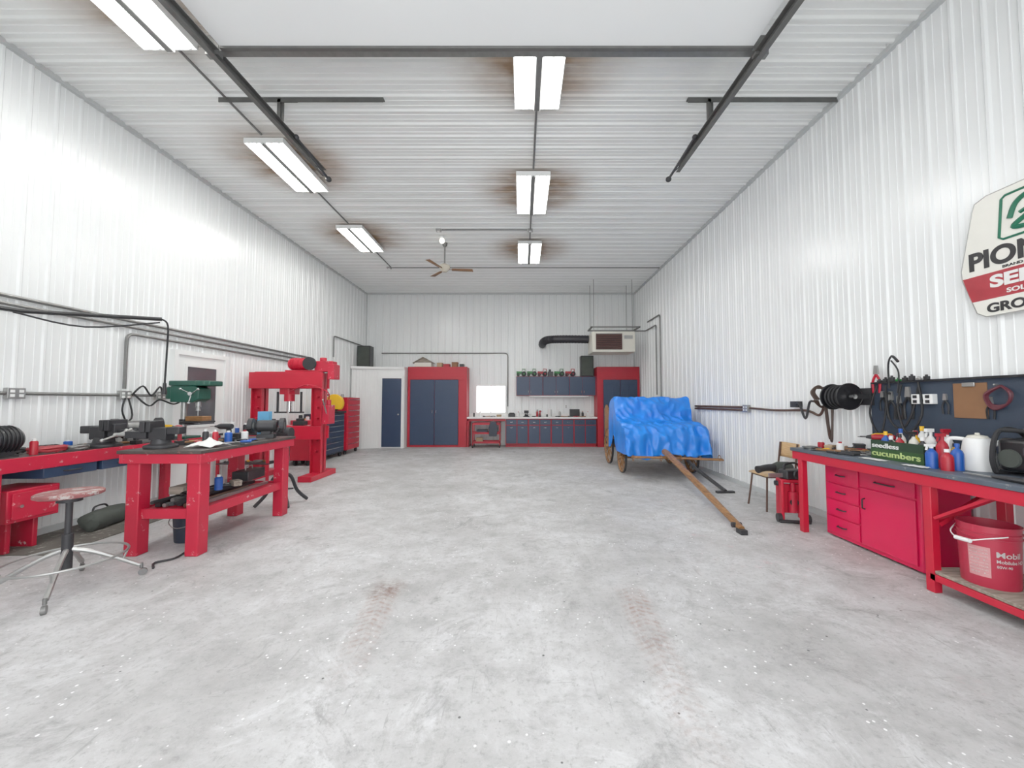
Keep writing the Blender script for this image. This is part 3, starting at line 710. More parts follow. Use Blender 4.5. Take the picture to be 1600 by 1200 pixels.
def clutter(x0, x1, y0, y1, z, nx, ny, seed, where, skip=()):
    R = random.Random(seed)
    for i in range(nx):
        for j in range(ny):
            if (i, j) in skip: continue
            x = x0+(x1-x0)*(i+.5)/nx+R.uniform(-.02, .02); y = y0+(y1-y0)*(j+.5)/ny+R.uniform(-.03, .03); a = R.uniform(0, 6.28)
            k = R.choice(['w', 's', 'h', 'c', 't', 'p', 'l', 't', 'w', 'c', 'd', 'l'])
            if k == 'w': wrench(x, y, z, a, R.choice([STEEL, IRON]), R.uniform(.14, .24), 'steel wrench lying on '+where)
            elif k == 's': screwdriver(x, y, z, a, R.choice([REDC, YELLOW, BLACK, BLUEP]), .2, 'screwdriver with plastic handle lying on '+where)
            elif k == 'h': hammer(x, y, z, a, 'hammer with wooden handle lying on '+where)
            elif k == 'd': drill(x, y, z, a, R.choice([REDC, IRON, YELLOW]), 'cordless drill standing on '+where)
            elif k == 'c': can(x, y, z, R.choice([BLUEP, WHITE, REDC, IRON, STEEL, BLACK]), R.uniform(.08, .17), R.uniform(.025, .038), 'small metal can standing on '+where)
            elif k == 't': tin(x, y, z, R.choice([CARD, IRON, BLACK, GREEN, GREYW, NAVY]), R.uniform(.08, .15), R.uniform(.06, .1), R.uniform(.04, .09), a, 'small parts box sitting on '+where)
            elif k == 'p': clamp(x, y, z, a, 'cast iron clamp lying on '+where)
            else: loopcord(x, y, z, a, R.choice([BLACK, REDC, BROWN, GALV]), R.uniform(.05, .08), 'loop of cord lying on '+where)
for x, m1, m2, hh in ((-.1, WHITE, REDC, .16), (.50, REDC, BLACK, .22), (.58, BLACK, BLACK, .14), (1.22, STEEL, WHITE, .2), (1.95, BLACK, REDC, .18)):
    bottle(x, 12.3, CT, m1, m2, hh, .035, lab='small plastic bottle on the white counter')
b = B(); b.cyl((.9, 12.28, CT), (.9, 12.28, CT+.23), .06); single(b, 'paper_roll', PAPER, 'white paper towel roll standing on counter', 'paper roll')
b = B(); b.box(-.42, -.2, 12.1, 12.3, CT, CT+.10).box(-.39, -.23, 12.12, 12.28, CT+.1, CT+.13); single(b, 'tool_case', BLACK, 'black tool case on the counter', 'case', .01)
clutter(-1.6, -.6, 12.05, 12.4, CT, 5, 1, 3, 'the white counter'); clutter(1.05, 2.2, 12.0, 12.2, CT, 6, 1, 5, 'the white counter'); clutter(.3, .9, 12.05, 12.2, CT, 3, 1, 8, 'the white counter')
b = B(); b.box(1.55, 1.85, 12.25, 12.48, CT, CT+.24); single(b, 'parts_cabinet', BLACK, 'dark small parts organiser on the counter', 'organiser', .006)

# ------------------------------------------------------------------ vise and grinder builders
def vise(loc, rz, lab, s=1., m=IRON):
    t = Thing('bench_vise', lab, 'vise', loc, rz=rz)
    b = B(); b.lathe([(0, 0), (.10*s, 0), (.10*s, .02*s), (.06*s, .035*s), (.055*s, .07*s), (0, .07*s)]); b.box(-.05*s, .06*s, -.05*s, .05*s, .06*s, .15*s); b.box(-.06*s, -.03*s, -.07*s, .07*s, .12*s, .20*s); t.part(b, 'base', m, .004*s)
    b = B(); b.box(-.22*s, -.04*s, -.025*s, .025*s, .075*s, .125*s).box(-.10*s, -.066*s, -.07*s, .07*s, .12*s, .20*s).box(-.12*s, -.07*s, -.045*s, .045*s, .07*s, .17*s); t.part(b, 'jaw', m, .004*s)
    b = B(); b.cyl((-.30*s, 0, .10*s), (-.22*s, 0, .10*s), .014*s); b.cyl((-.285*s, -.12*s, .07*s), (-.285*s, .12*s, .13*s), .007*s, n=8).sph((-.285*s, -.12*s, .07*s), .012*s).sph((-.285*s, .12*s, .13*s), .012*s); t.part(b, 'handle', STEEL)
    b = B(); b.box(.05*s, .14*s, -.04*s, .04*s, .10*s, .155*s); t.part(b, 'anvil', m, .006*s)
    return t
def grinder(loc, rz, lab, m=GALV, sc=1.):
    t = Thing('bench_grinder', lab, 'grinder', loc, rz=rz); t.e.scale = (sc, sc, sc)
    b = B(); b.box(-.09, .09, -.07, .07, 0, .05).box(-.05, .05, -.045, .045, .05, .09).lathe([(0, -.11), (.055, -.11), (.075, -.085), (.075, .085), (.055, .11), (0, .11)], (0, 0, .145), 'X'); t.part(b, 'motor', m, .004)
    for s in (-1, 1):
        b = B(); b.lathe([(0, 0), (.08, 0), (.08, .035), (0, .035)], (s*.165-.0175, 0, .145), 'X'); t.part(b, 'wheel', STEEL)
        b = B(); b.lathe([(.045, -.006), (.094, -.006), (.094, .041), (.045, .041), (.09, .034), (.09, 0), (.045, -.006)], (s*.165-.0175, .012, .15), 'X'); t.part(b, 'guard', IRON)
        b = B(); b.box(s*.165-.03, s*.165+.03, -.13, -.085, .125, .131).beam((s*.165, -.1, .125), (s*.12, -.03, .06), .012, .006); t.part(b, 'tool_rest', IRON)
    return t
vise((.15, 12.2, CT), pi/2, 'small dark bench vise on white counter')

# ------------------------------------------------------------------ left wall bench
WB = .90
t = Thing('workbench', 'long red workbench with dark top against ribbed wall', 'workbench', (-4.87, 4.2, 0), world=True)
b = B(); b.box(-5.12, -4.63, 2.3, 5.62, WB-.035, WB); t.part(b, 'tabletop', TOPD, .004)
b = B(); b.box(-4.64, -4.61, 2.3, 5.62, WB-.13, WB-.0).box(-5.1, -4.64, 5.58, 5.62, WB-.13, WB-.035).box(-5.1, -4.64, 2.3, 2.34, WB-.13, WB-.035); t.part(b, 'apron', REDW, .003)
for y in (3.42, 5.5, 2.36):
    b = B(); b.box(-4.72, -4.64, y-.045, y+.045, 0, WB-.036); t.part(b, 'leg', REDW, .005)
    b = B(); b.box(-5.10, -5.02, y-.045, y+.045, 0, WB-.036); t.part(b, 'leg', REDW, .005)
for y0, y1 in ((3.75, 4.22), (4.27, 4.74), (4.95, 5.38)):
    b = B(); b.box(-5.05, -4.625, y0, y1, .67, .77); d = t.part(b, 'drawer', BLUE, .004, label='slate blue drawer')
    b = B(); ym = (y0+y1)/2; b.tube([(-4.625, ym-.07, .72), (-4.59, ym-.06, .72), (-4.59, ym+.06, .72), (-4.625, ym+.07, .72)], .008, 6); t.part(b, 'handle', IRON, parent=d)
t2 = Thing('metal_case', 'red sheet metal case beneath the workbench', 'metal case', (-4.88, 3.72, 0), world=True)
b = B(); b.box(-5.08, -4.66, 3.52, 3.92, .30, .60).box(-4.98, -4.76, 3.60, 3.64, 0, .30).box(-4.98, -4.76, 3.80, 3.84, 0, .30); t2.part(b, 'body', REDW, .008)
b = B(); b.box(-4.66, -4.645, 3.55, 3.89, .33, .57); d = t2.part(b, 'door', REDW, .003)
b = B(); b.cyl((-4.645, 3.6, .45), (-4.62, 3.6, .45), .015); t2.part(b, 'knob', CHROME, parent=d)
# items on wall bench
t = Thing('electric_motor', 'black ribbed electric motor on red workbench', 'motor', (-4.84, 3.52, WB))
b = B(); b.lathe([(0, -.17), (.10, -.17), (.125, -.14), (.125, .14), (.10, .17), (0, .17)], (0,0,.16), 'Y')
for i in range(9): b.ring((0, -.12+i*.03, .16), .128, .006, 'Y', 24, 6)
t.part(b, 'housing', BLACK)
b = B(); b.box(-.1, .1, -.13, .13, 0, .02).box(-.07, -.04, -.12, .12, .02, .08).box(.04, .07, -.12, .12, .02, .08); t.part(b, 'foot', IRON)
b = B(); b.cyl((0,-.25,.16), (0,-.17,.16), .014); t.part(b, 'shaft', STEEL)
vise((-4.78, 4.42, WB), radians(180+0), 'heavy dark bench vise bolted to red workbench', 1.55)
grinder((-4.88, 4.90, WB), radians(60), 'grey twin-wheel bench grinder on red workbench', GALV, 1.25)
def coil(c, R, r, turns, m, name, lab, cat='hose', jit=.03):
    b = B(); pts = []
    for i in range(turns*14):
        a = 2*pi*i/14; rr = R*(1+jit*3*sin(a*.37+i*.11))
        pts.append((c[0]+rr*cos(a)*.7, c[1]+rr*sin(a)*1.3, c[2]+r+abs(sin(a*.73+i*.07))*r*2.8))
    b.tube(pts, r, 6); return single(b, name, m, lab, cat)
RHOSE = mat('red_hose', (.35, .02, .03), .5)
coil((-4.80, 3.92, WB), .11, .014, 5, RHOSE, 'air_hose', 'tangled red air hose on the workbench')
coil((-4.99, 4.05, WB), .075, .013, 6, RUBBER, 'extension_lead', 'coiled black lead lying on the workbench', 'extension lead')
coil((-4.72, 4.12, WB), .06, .012, 5, GALV, 'extension_lead', 'grey lead bundle lying on the workbench', 'extension lead')
coil((-5.0, 3.80, WB), .06, .013, 5, IRON, 'extension_lead', 'dark grey lead bundle lying on the workbench', 'extension lead')
clutter(-5.0, -4.66, 4.60, 4.74, WB, 2, 1, 12, 'the dirty red workbench'); clutter(-4.8, -4.64, 3.68, 3.8, WB, 1, 1, 14, 'the dirty red workbench')
clutter(-5.05, -4.66, 5.08, 5.30, WB, 3, 2, 23, 'the dirty red workbench'); clutter(-5.06, -5.0, 4.2, 4.6, WB, 1, 3, 27, 'the dirty red workbench')
# drill press
t = Thing('drill_press', 'dark green bench drill press on red workbench', 'drill press', (-4.74, 5.46, WB)); t.e.scale = (1, 1, .92)
b = B(); b.box(-.22, .10, -.13, .13, 0, .035); t.part(b, 'base', GREEN, .008)
b = B(); b.cyl((-.05, 0, .03), (-.05, 0, .66), .036); t.part(b, 'column', STEEL)
b = B(); b.prism([(-.16, .55), (.16, .55), (.24, .60), (.24, .76), (.18, .80), (-.16, .80)], 'Y', -.11, .11); t.part(b, 'head', GREEN, .012)
b = B(); b.box(-.18, .40, -.12, .12, .80, .88); b.cyl((.26, 0, .80), (.26, 0, .881), .14); t.part(b, 'belt_cover', GREEN, .015)
b = B(); b.lathe([(0, -.0), (.08, 0), (.09, .02), (.09, .17), (.07, .19), (0, .19)], (-.20, 0, .60)); t.part(b, 'motor', GREEN)
b = B(); b.cyl((.15, 0, .48), (.15, 0, .58), .034).cyl((.15, 0, .42), (.15, 0, .48), .028, .018).cyl((.15, 0, .34), (.15, 0, .42), .006); t.part(b, 'chuck', STEEL)
b = B(); b.box(0, .30, -.13, .13, .24, .262).cyl((-.05, 0, .21), (-.05, 0, .29), .05).box(-.05, .1, -.025, .025, .21, .24); t.part(b, 'table', IRON, .004)
b = B()
for i in range(3):
    a = i*2*pi/3+.5; b.cyl((.15, -.12, .68), (.15+.14*cos(a), -.16, .68+.14*sin(a)), .007, n=6).sph((.15+.14*cos(a), -.16, .68+.14*sin(a)), .018)
b.cyl((.15, -.15, .68), (.15, -.10, .68), .03); t.part(b, 'feed_handle', CHROME)
b = B(); b.box(-4.70, -4.46, 5.38, 5.54, WB+.243, WB+.31); single(b, 'wood_block', OAK, 'brown wood block on the drill press table', 'wood block', .004)

# ------------------------------------------------------------------ freestanding red table
tx0, tx1, ty0, ty1, TZ = -3.66, -2.95, 3.56, 4.95, .97
t = Thing('welding_table', 'heavy red wooden work table with dirty steel top and shelf', 'work table', (-3.3, 4.25, 0), world=True)
b = B(); b.box(tx0-.03, tx1+.03, ty0-.04, ty1+.04, TZ-.03, TZ); t.part(b, 'tabletop', TOPD, .004)
b = B(); b.box(tx0+.01, tx1-.01, ty0-.025, ty0+.01, TZ-.12, TZ-.031).box(tx0+.01, tx1-.01, ty1-.01, ty1+.025, TZ-.12, TZ-.031)
b.box(tx0-.02, tx0+.01, ty0-.025, ty1+.025, TZ-.12, TZ-.031).box(tx1-.01, tx1+.02, ty0-.025, ty1+.025, TZ-.12, TZ-.031); t.part(b, 'apron', REDW, .004)
for x in (tx0+.075, tx1-.075):
    for y in (ty0+.075, ty1-.075):
        b = B(); b.box(x-.06, x+.06, y-.06, y+.06, 0, TZ-.031); t.part(b, 'leg', REDW, .008)
b = B(); b.box(tx0+.04, tx0+.08, ty0+.1, ty1-.1, .33, .42).box(tx1-.08, tx1-.04, ty0+.1, ty1-.1, .33, .42).box(tx0+.1, tx1-.1, ty0+.05, ty0+.09, .33, .42).box(tx0+.1, tx1-.1, ty1-.09, ty1-.05, .33, .42); t.part(b, 'rail', REDW, .004)
b = B(); b.box(tx0+.08, tx1-.08, ty0+.09, ty1-.09, .385, .405); t.part(b, 'shelf', REDW, .002)
vise((-3.50, 3.75, TZ), radians(10), 'dark bench vise on corner of red table', 1.3)
grinder((-3.12, 4.72, TZ), radians(20), 'small grey bench grinder on dirty table top', IRON)
b = B(); b.cyl((-3.45, 4.55, TZ), (-3.45, 4.55, TZ+.2), .055); b.mi = 1; b.cyl((-3.45, 4.55, TZ+.2), (-3.45, 4.55, TZ+.202), .02); single(b, 'paper_roll', [PAPER, CARD], 'white paper roll standing on red table', 'paper roll')
b = B(); b.box(-3.36, -3.22, 4.90, 4.97, TZ, TZ+.32); b.mi = 1; b.box(-3.34, -3.24, 4.895, 4.90, TZ+.1, TZ+.2); single(b, 'blue_box', [LBLUE, WHITE], 'light blue upright box on red table', 'box', .004)
# rag
b = B(); G = []
for i in range(13):
    r = []
    for j in range(13):
        x, y = -3.24+i*.022, 3.70+j*.022; d = math.hypot(i-6, j-6)/8.5
        r.append((x+.02*noise.noise(V(x*9, y*9, 1)), y, TZ+.008+max(0, (1-d))*.05+.07*abs(noise.noise(V(x*14, y*14, 3)))*(1.1-d)))
    G.append(r)
b.sheet(G); single(b, 'rag', PAPER, 'crumpled white cloth rag on red table', 'rag', solid=.004)
clutter(-3.62, -3.00, 3.98, 4.50, TZ, 5, 4, 31, 'the dirty table top')
t = Thing('angle_grinder', 'angle grinder with brown disc on red table', 'angle grinder', (-3.55, 4.70, TZ), rz=.6)
b = B(); b.cyl((0, -.02, .045), (0, .22, .045), .03, .026); t.part(b, 'body', BLUEP)
b = B(); b.cyl((0, -.06, .02), (0, -.06, .075), .032); t.part(b, 'gear_head', STEEL)
b = B(); b.cyl((0, -.06, .008), (0, -.06, .014), .062, n=24); t.part(b, 'disc', HARDB)
# shelf content
for i, (x, y0, y1, z, r, m_) in enumerate(((-3.48, 3.72, 4.75, .43, .025, IRON), (-3.40, 3.70, 4.6, .43, .02, STEEL), (-3.30, 3.75, 4.8, .43, .022, IRON), (-3.2, 3.70, 4.5, .43, .02, BROWN), (-3.12, 3.75, 4.78, .425, .018, STEEL), (-3.34, 3.72, 4.7, .475, .022, GALV), (-3.24, 3.60, 4.5, .47, .02, IRON), (-3.44, 3.62, 4.4, .475, .018, IRON))):
    b = B()
    if i % 2: b.cyl((x, y0, z), (x+.02, y1, z), r, n=10)
    else: b.beam((x, y0, z), (x-.02, y1, z), r*2, r*1.6)
    single(b, 'metal_bar', m_, 'scrap steel bar stacked on the lower shelf', 'metal bar', group='steel bars on the table shelf')
t = Thing('toolbox', 'dark metal toolbox with handle on lower shelf', 'toolbox', (-3.25, 4.62, .50), rz=.1)
b = B(); b.box(-.09, .09, -.17, .17, 0, .11); t.part(b, 'body', IRON, .006)
b = B(); b.tube([(0, -.07, .11), (0, -.06, .15), (0, .06, .15), (0, .07, .11)], .007, 6); t.part(b, 'handle', STEEL)
b = B(); b.box(-3.5, -3.36, 3.85, 4.15, .495, .57); single(b, 'timber_offcut', GREYW, 'weathered wood offcut on the lower shelf', 'wood block', .006)
clutter(-3.34, -3.10, 3.80, 4.35, .495, 2, 3, 39, 'the piled lower shelf')
def bucket(loc, r, h, mB, lab, mi=None):
    t = Thing('bucket', lab, 'bucket', loc)
    b = B(); b.lathe([(0, 0), (r*.84, 0), (r*.86, .005), (r, h*.97), (r*1.05, h*.97), (r*1.05, h), (r*.96, h), (r*.82, .012), (0, .012)]); 
    for k in (.84, .90): b.ring((0,0,h*k), r*(.86+.14*k)+.004, .005, 'Z', 32, 6)
    body = t.part(b, 'body', mB)
    return t
bk = bucket((-3.42, 4.02, 0), .14, .30, NAVY, 'dark blue plastic bucket under the table')
b = B(); b.tube(sm([(-.148, 0, .27), (-.14, -.09, .2), (0, -.15, .16), (.14, -.09, .2), (.148, 0, .27)], 6), .004, 6); bk.part(b, 'handle', STEEL)
b = B(); b.tube(sm([(-3.12, 3.32, .01), (-3.2, 3.42, .012), (-3.12, 3.52, .01), (-3.16, 3.70, .01)], 6), .01, 6); single(b, 'pry_bar', IRON, 'bent dark pry bar lying on the floor', 'pry bar')

# cast iron pedestal
t = Thing('pedestal_stand', 'black cast iron pedestal with curved feet and grinder head', 'pedestal', (-3.30, 5.35, 0)); t.e.scale = (1.1, 1.1, 1.22)
b = B(); b.lathe([(0, .16), (.06, .16), (.045, .25), (.035, .5), (.05, .66), (.09, .68), (.09, .70), (0, .70)]); t.part(b, 'column', IRON)
for i in range(4):
    a = pi/4+i*pi/2; d = V(cos(a), sin(a), 0)
    b = B(); b.tube(sm([d*.03+V(0,0,.34), d*.10+V(0,0,.30), d*.17+V(0,0,.14), d*.29+V(0,0,.02)], 5), [.02]*15+[.018], 8); t.part(b, 'foot', IRON)
b = B(); b.box(-.1, .1, -.06, .06, .70, .76).lathe([(0, -.1), (.07, -.1), (.07, .1), (0, .1)], (0,0,.80), 'X'); t.part(b, 'head', IRON, .006)
b = B(); b.cyl((-.2, 0, .80), (-.1, 0, .80), .012).cyl((-.2, 0, .80), (-.17, 0, .80), .07); t.part(b, 'wheel', STEEL)

# ------------------------------------------------------------------ stool
t = Thing('shop_stool', 'round worn red swivel stool with foot ring and casters', 'stool', (-3.44, 2.96, 0), rz=.35)
b = B(); b.lathe([(0, .70), (.17, .70), (.185, .708), (.185, .728), (.175, .735), (0, .735)], n=32); t.part(b, 'seat', mat('worn_seat', (.25, .07, .07), .55, var=.4, scale=12, wear=(.40, .36, .34), wth=.52))
b = B(); b.cyl((0,0,.66), (0,0,.70), .07).cyl((0,0,.18), (0,0,.68), .02).cyl((0,0,.15), (0,0,.42), .032); t.part(b, 'post', IRON)
b = B(); b.ring((0,0,.235), .33, .009, 'Z', 40, 8); t.part(b, 'foot_ring', STEEL)
for i in range(4):
    a = i*pi/2+.3; d = V(cos(a), sin(a), 0)
    b = B(); b.tube(sm([d*.02+V(0,0,.30), d*.16+V(0,0,.24), d*.40+V(0,0,.085)], 6), .017, 8).cyl(d*.30+V(0,0,.15), d*.33+V(0,0,.235), .007, n=6); lg = t.part(b, 'leg', STEEL)
    p = V(-sin(a), cos(a), 0)
    b = B(); b.cyl(d*.41+V(0,0,.06), d*.41+V(0,0,.10), .012, n=8).cyl(d*.42+p*.012+V(0,0,.028), d*.42-p*.012+V(0,0,.028), .028, n=14); t.part(b, 'caster', GALV, parent=lg)

# mat, bag
b = B(); b.box(-5.08, -4.32, 3.6, 5.0, 0, .012); single(b, 'floor_mat', MATM, 'dirty grey rubber mat on concrete beneath workbench', 'mat', .003)
t = Thing('duffel_bag', 'dark grey canvas bag slumped under the workbench', 'bag', (-4.72, 4.42, .012), rz=.2)
b = B(); b.lathe([(0, -.26), (.07, -.25), (.10, -.22), (.11, -.1), (.105, 0), (.115, .1), (.10, .22), (.07, .25), (0, .26)], (0,0,.095), 'Y', 20)
for v in b.bm.verts:
    v.co += V(1,1,1)*.02*noise.noise(v.co*9); v.co.z = max(v.co.z, .0)
t.part(b, 'body', DGREY)
b = B(); b.tube(sm([(-.05, -.1, .19), (-.06, -.06, .23), (-.06, .06, .23), (-.05, .1, .19)], 5), .01, 6); t.part(b, 'strap', BLACK)
b = B()
for k in range(5):
    b.tube(sm([(-4.60+.012*k, 3.18+.02*k, .72-.02*k), (-4.56, 3.25+.03*k, .45), (-4.58+.02*k, 3.20+.02*k, .18+.02*k), (-4.62, 3.12-.02*k, .35), (-4.60, 3.13-.01*k, .70)], 6), .011, 6)
b.cyl((-4.62, 3.16, .72), (-4.56, 3.16, .74), .012)
single(b, 'welding_cable', RUBBER, 'coiled black welding cables hanging at workbench front', 'welding cable')

# ------------------------------------------------------------------ hydraulic press
t = Thing('shop_press', 'tall red steel H-frame hydraulic shop press', 'hydraulic press', (-4.36, 7.2, 0), world=True)
for x in (-4.92, -3.80):
    b = B(); b.box(x-.10, x-.085, 7.12, 7.32, .1, 1.95).box(x+.085, x+.10, 7.12, 7.32, .1, 1.95).box(x-.10, x+.10, 7.2, 7.235, .1, 1.95)
    for i in range(6): b.cyl((x, 7.11, .5+i*.2), (x, 7.20, .5+i*.2), .02)
    t.part(b, 'post', RED, .003)
    b = B(); b.box(x-.12, x+.12, 6.78, 7.68, 0, .10); t.part(b, 'foot', RED, .008)
b = B(); b.box(-5.04, -3.68, 7.08, 7.12, 1.66, 1.96).box(-5.04, -3.68, 7.32, 7.36, 1.66, 1.96).box(-4.95, -3.77, 7.1, 7.34, 1.94, 1.97); t.part(b, 'top_beam', RED, .005)
b = B(); b.box(-5.04, -3.68, 7.06, 7.11, .72, .96).box(-5.04, -3.68, 7.33, 7.38, .72, .96).box(-4.8, -3.92, 7.08, 7.36, .94, .97); t.part(b, 'bed', RED, .005)
b = B(); b.cyl((-4.36, 7.22, 1.42), (-4.36, 7.22, 1.66), .09).box(-4.5, -4.22, 7.14, 7.3, 1.55, 1.66); t.part(b, 'cylinder', RED)
b = B(); b.cyl((-4.36, 7.22, 1.2), (-4.36, 7.22, 1.42), .045); t.part(b, 'ram', CHROME)
b = B(); b.cyl((-4.58, 7.22, 1.22), (-4.58, 7.22, 1.6), .02).cyl((-4.14, 7.22, 1.22), (-4.14, 7.22, 1.6), .02).box(-4.62, -4.10, 7.18, 7.26, 1.2, 1.225); t.part(b, 'return_spring', IRON)
b = B(); b.box(-3.68, -3.56, 7.1, 7.34, 1.0, 1.35).cyl((-3.62, 7.22, 1.35), (-3.62, 7.22, 1.45), .04).tube(sm([(-3.61, 7.2, 1.45), (-3.58, 7.06, 1.6), (-3.9, 7.0, 1.72), (-4.3, 7.12, 1.60)], 6), .012, 6); t.part(b, 'pump', REDW, .006)
b = B(); b.cyl((-3.6, 7.1, 1.2), (-3.52, 6.8, 1.45), .012); t.part(b, 'pump_handle', STEEL)
t = Thing('compressor_pump', 'red electric motor and pulley unit on top of press', 'motor', (-3.98, 7.22, 1.97))
b = B(); b.box(-.42, .30, -.1, .1, 0, .03); t.part(b, 'base', RED, .004)
b = B(); b.lathe([(0, -.18), (.09, -.18), (.11, -.15), (.11, .15), (.09, .18), (0, .18)], (-.2, 0, .15), 'X')
for i in range(8): b.ring((-.33+i*.037, 0, .15), .113, .006, 'X', 20, 6)
t.part(b, 'motor', RED)
b = B(); b.box(.12, .46, -.09, .09, -.0, .20).cyl((.24, 0, .20), (.24, 0, .27), .06).box(.38, .50, -.12, .12, -.14, .14); t.part(b, 'gearbox', REDW, .01)
b = B(); b.lathe([(0, -.02), (.12, -.02), (.10, 0), (.12, .02), (0, .02)], (.05, -.13, .15), 'Y'); t.part(b, 'pulley', IRON)
bottle(-4.75, 7.2, .97, BLUEP, WHITE, .24, .05, lab='blue plastic bottle on the press bed')
b = B(); b.box(-4.25, -4.05, 7.15, 7.30, .97, 1.05).box(-4.2, -4.1, 7.17, 7.28, 1.05, 1.10); single(b, 'press_block', IRON, 'dark steel press block on the press bed', 'steel block', .005)
b = B(); b.box(-4.62, -4.46, 7.12, 7.28, .97, 1.07); single(b, 'parts_tray', BLACK, 'small black parts tray on the press bed', 'tray', .01)
# tool stand in front of the press
t = Thing('tool_stand', 'narrow dark steel tool stand piled with parts beside press', 'tool stand', (-4.66, 6.50, 0))
b = B(); b.box(-.36, .50, -.15, .15, .86, .89).box(-.36, .50, -.15, .15, .38, .40); t.part(b, 'shelf', IRON, .003)
for x in (-.34, .48):
    for y in (-.13, .13): b = B(); b.box(x-.018, x+.018, y-.018, y+.018, 0, .86); t.part(b, 'leg', RED, .002)
clutter(-4.98, -4.20, 6.40, 6.60, .89, 6, 1, 44, 'the dark tool stand'); clutter(-4.98, -4.20, 6.40, 6.60, .40, 5, 1, 45, 'the tool stand shelf')
b = B(); b.box(-4.45, -4.22, 6.42, 6.62, .89, 1.12); single(b, 'tool_case', IRON, 'dark steel tool case on the tool stand', 'case', .008)
b = B(); b.tube(sm([(-3.95, 6.2, .012), (-3.7, 6.3, .012)], 4), .012, 6); single(b, 'steel_rod', IRON, 'short dark steel rod lying on the floor', 'rod')

# ------------------------------------------------------------------ tool chests on left wall
def chest(y0, y1, ztop, mB, mD, lab, rows, wheels=True):
    t = Thing('tool_chest', lab, 'tool chest', (-4.86, (y0+y1)/2, 0), world=True)
    zb = .12
    b = B(); b.box(-5.09, -4.65, y0, y1, zb, ztop); t.part(b, 'body', mB, .008)
    h = (ztop-zb-.06)/rows
    for i in range(rows):
        z0 = zb+.03+i*h
        b = B(); b.box(-4.65, -4.635, y0+.03, y1-.03, z0+.008, z0+h-.008); d = t.part(b, 'drawer', mD, .003)
        b = B(); b.box(-4.635, -4.615, y0+.06, y1-.06, z0+h-.035, z0+h-.02); t.part(b, 'handle', CHROME, parent=d)
    for y in (y0+.07, y1-.07):
        for x in (-5.0, -4.72):
            b = B(); b.cyl((x-.02, y, .06), (x+.02, y, .06), .06).box(x-.03, x+.03, y-.03, y+.03, .10, .12); t.part(b, 'caster', RUBBER)
    return t
chest(8.48, 8.92, 1.0, RED, RED, 'small red rolling tool chest by the wall', 5)
chest(9.0, 10.1, 1.12, NAVY, BLUE, 'dark blue rolling tool chest with chrome handles', 7)
chest(10.25, 11.05, 1.52, RED, RED, 'tall bright red rolling tool chest', 9)
t = Thing('cutoff_saw', 'yellow-guarded cutoff saw on dark tool chest', 'chop saw', (-4.78, 9.85, 1.12))
b = B(); b.box(-.2, .2, -.22, .22, 0, .05); t.part(b, 'base', IRON, .006)
b = B(); b.prism([(.23*cos(a*pi/12)+.02, .25+.23*sin(a*pi/12)) for a in range(-3, 15)], 'Y', -.11, -.01); t.part(b, 'guard', YELLOW, .01)
b = B(); b.cyl((.02, -.06, .23), (.02, -.04, .23), .175, n=28); t.part(b, 'blade', IRON)
b = B(); b.lathe([(0, 0), (.07, 0), (.07, .2), (.05, .22), (0, .22)], (.02, 0, .26), 'Y'); t.part(b, 'motor', BLACK)
b = B(); b.tube(sm([(-.1, -.05, .3), (-.22, -.05, .42), (-.12, -.05, .48)], 5), .018, 8); t.part(b, 'handle', BLACK)
for y, m_ in ((9.12, BLACK), (9.30, RED), (9.48, BLUEP)):
    t = Thing('toolbox', 'small toolbox sitting on dark tool chest', 'toolbox', (-4.80, y, 1.12))
    b = B(); b.box(-.14, .14, -.07, .07, 0, .13); t.part(b, 'body', m_, .008)
    b = B(); b.tube([(-.06, 0, .13), (-.05, 0, .17), (.05, 0, .17), (.06, 0, .13)], .007, 6); t.part(b, 'handle', CHROME)
clutter(-5.02, -4.68, 8.52, 8.88, 1.0, 2, 2, 50, 'the small red chest')
clutter(-5.02, -4.68, 10.3, 11.0, 1.52, 1, 3, 51, 'the tall red chest')

# ------------------------------------------------------------------ wagon
t = Thing('wooden_wagon', 'old varnished wooden wagon with spoked wheels and long tongue', 'wagon', (2.72, 8.2, 0), world=True)
b = B(); b.box(2.14, 3.26, 7.35, 9.15, .58, .62)
b.box(2.11, 2.15, 7.35, 9.15, .56, .84).box(3.25, 3.29, 7.35, 9.15, .56, .84).box(2.14, 3.26, 9.12, 9.16, .56, .84).box(2.14, 3.26, 7.33, 7.37, .56, .76)
t.part(b, 'body', OAK, .006)
b = B(); b.box(2.11, 3.29, 8.10, 8.16, .62, 1.32).box(2.11, 2.15, 7.5, 8.10, .84, .90).box(3.25, 3.29, 7.5, 8.10, .84, .90).box(2.15, 3.25, 7.48, 8.10, .80, .85)
t.part(b, 'seat', OAK, .008)
b = B(); b.prism([(8.50, .60), (9.30, .60), (9.30, 1.24), (9.15, 1.34), (8.85, 1.20), (8.65, 1.36), (8.50, 1.38)], 'X', 2.0, 2.04); b.box(2.04, 2.14, 9.2, 9.28, .6, 1.2); t.part(b, 'side_panel', OAK, .006)
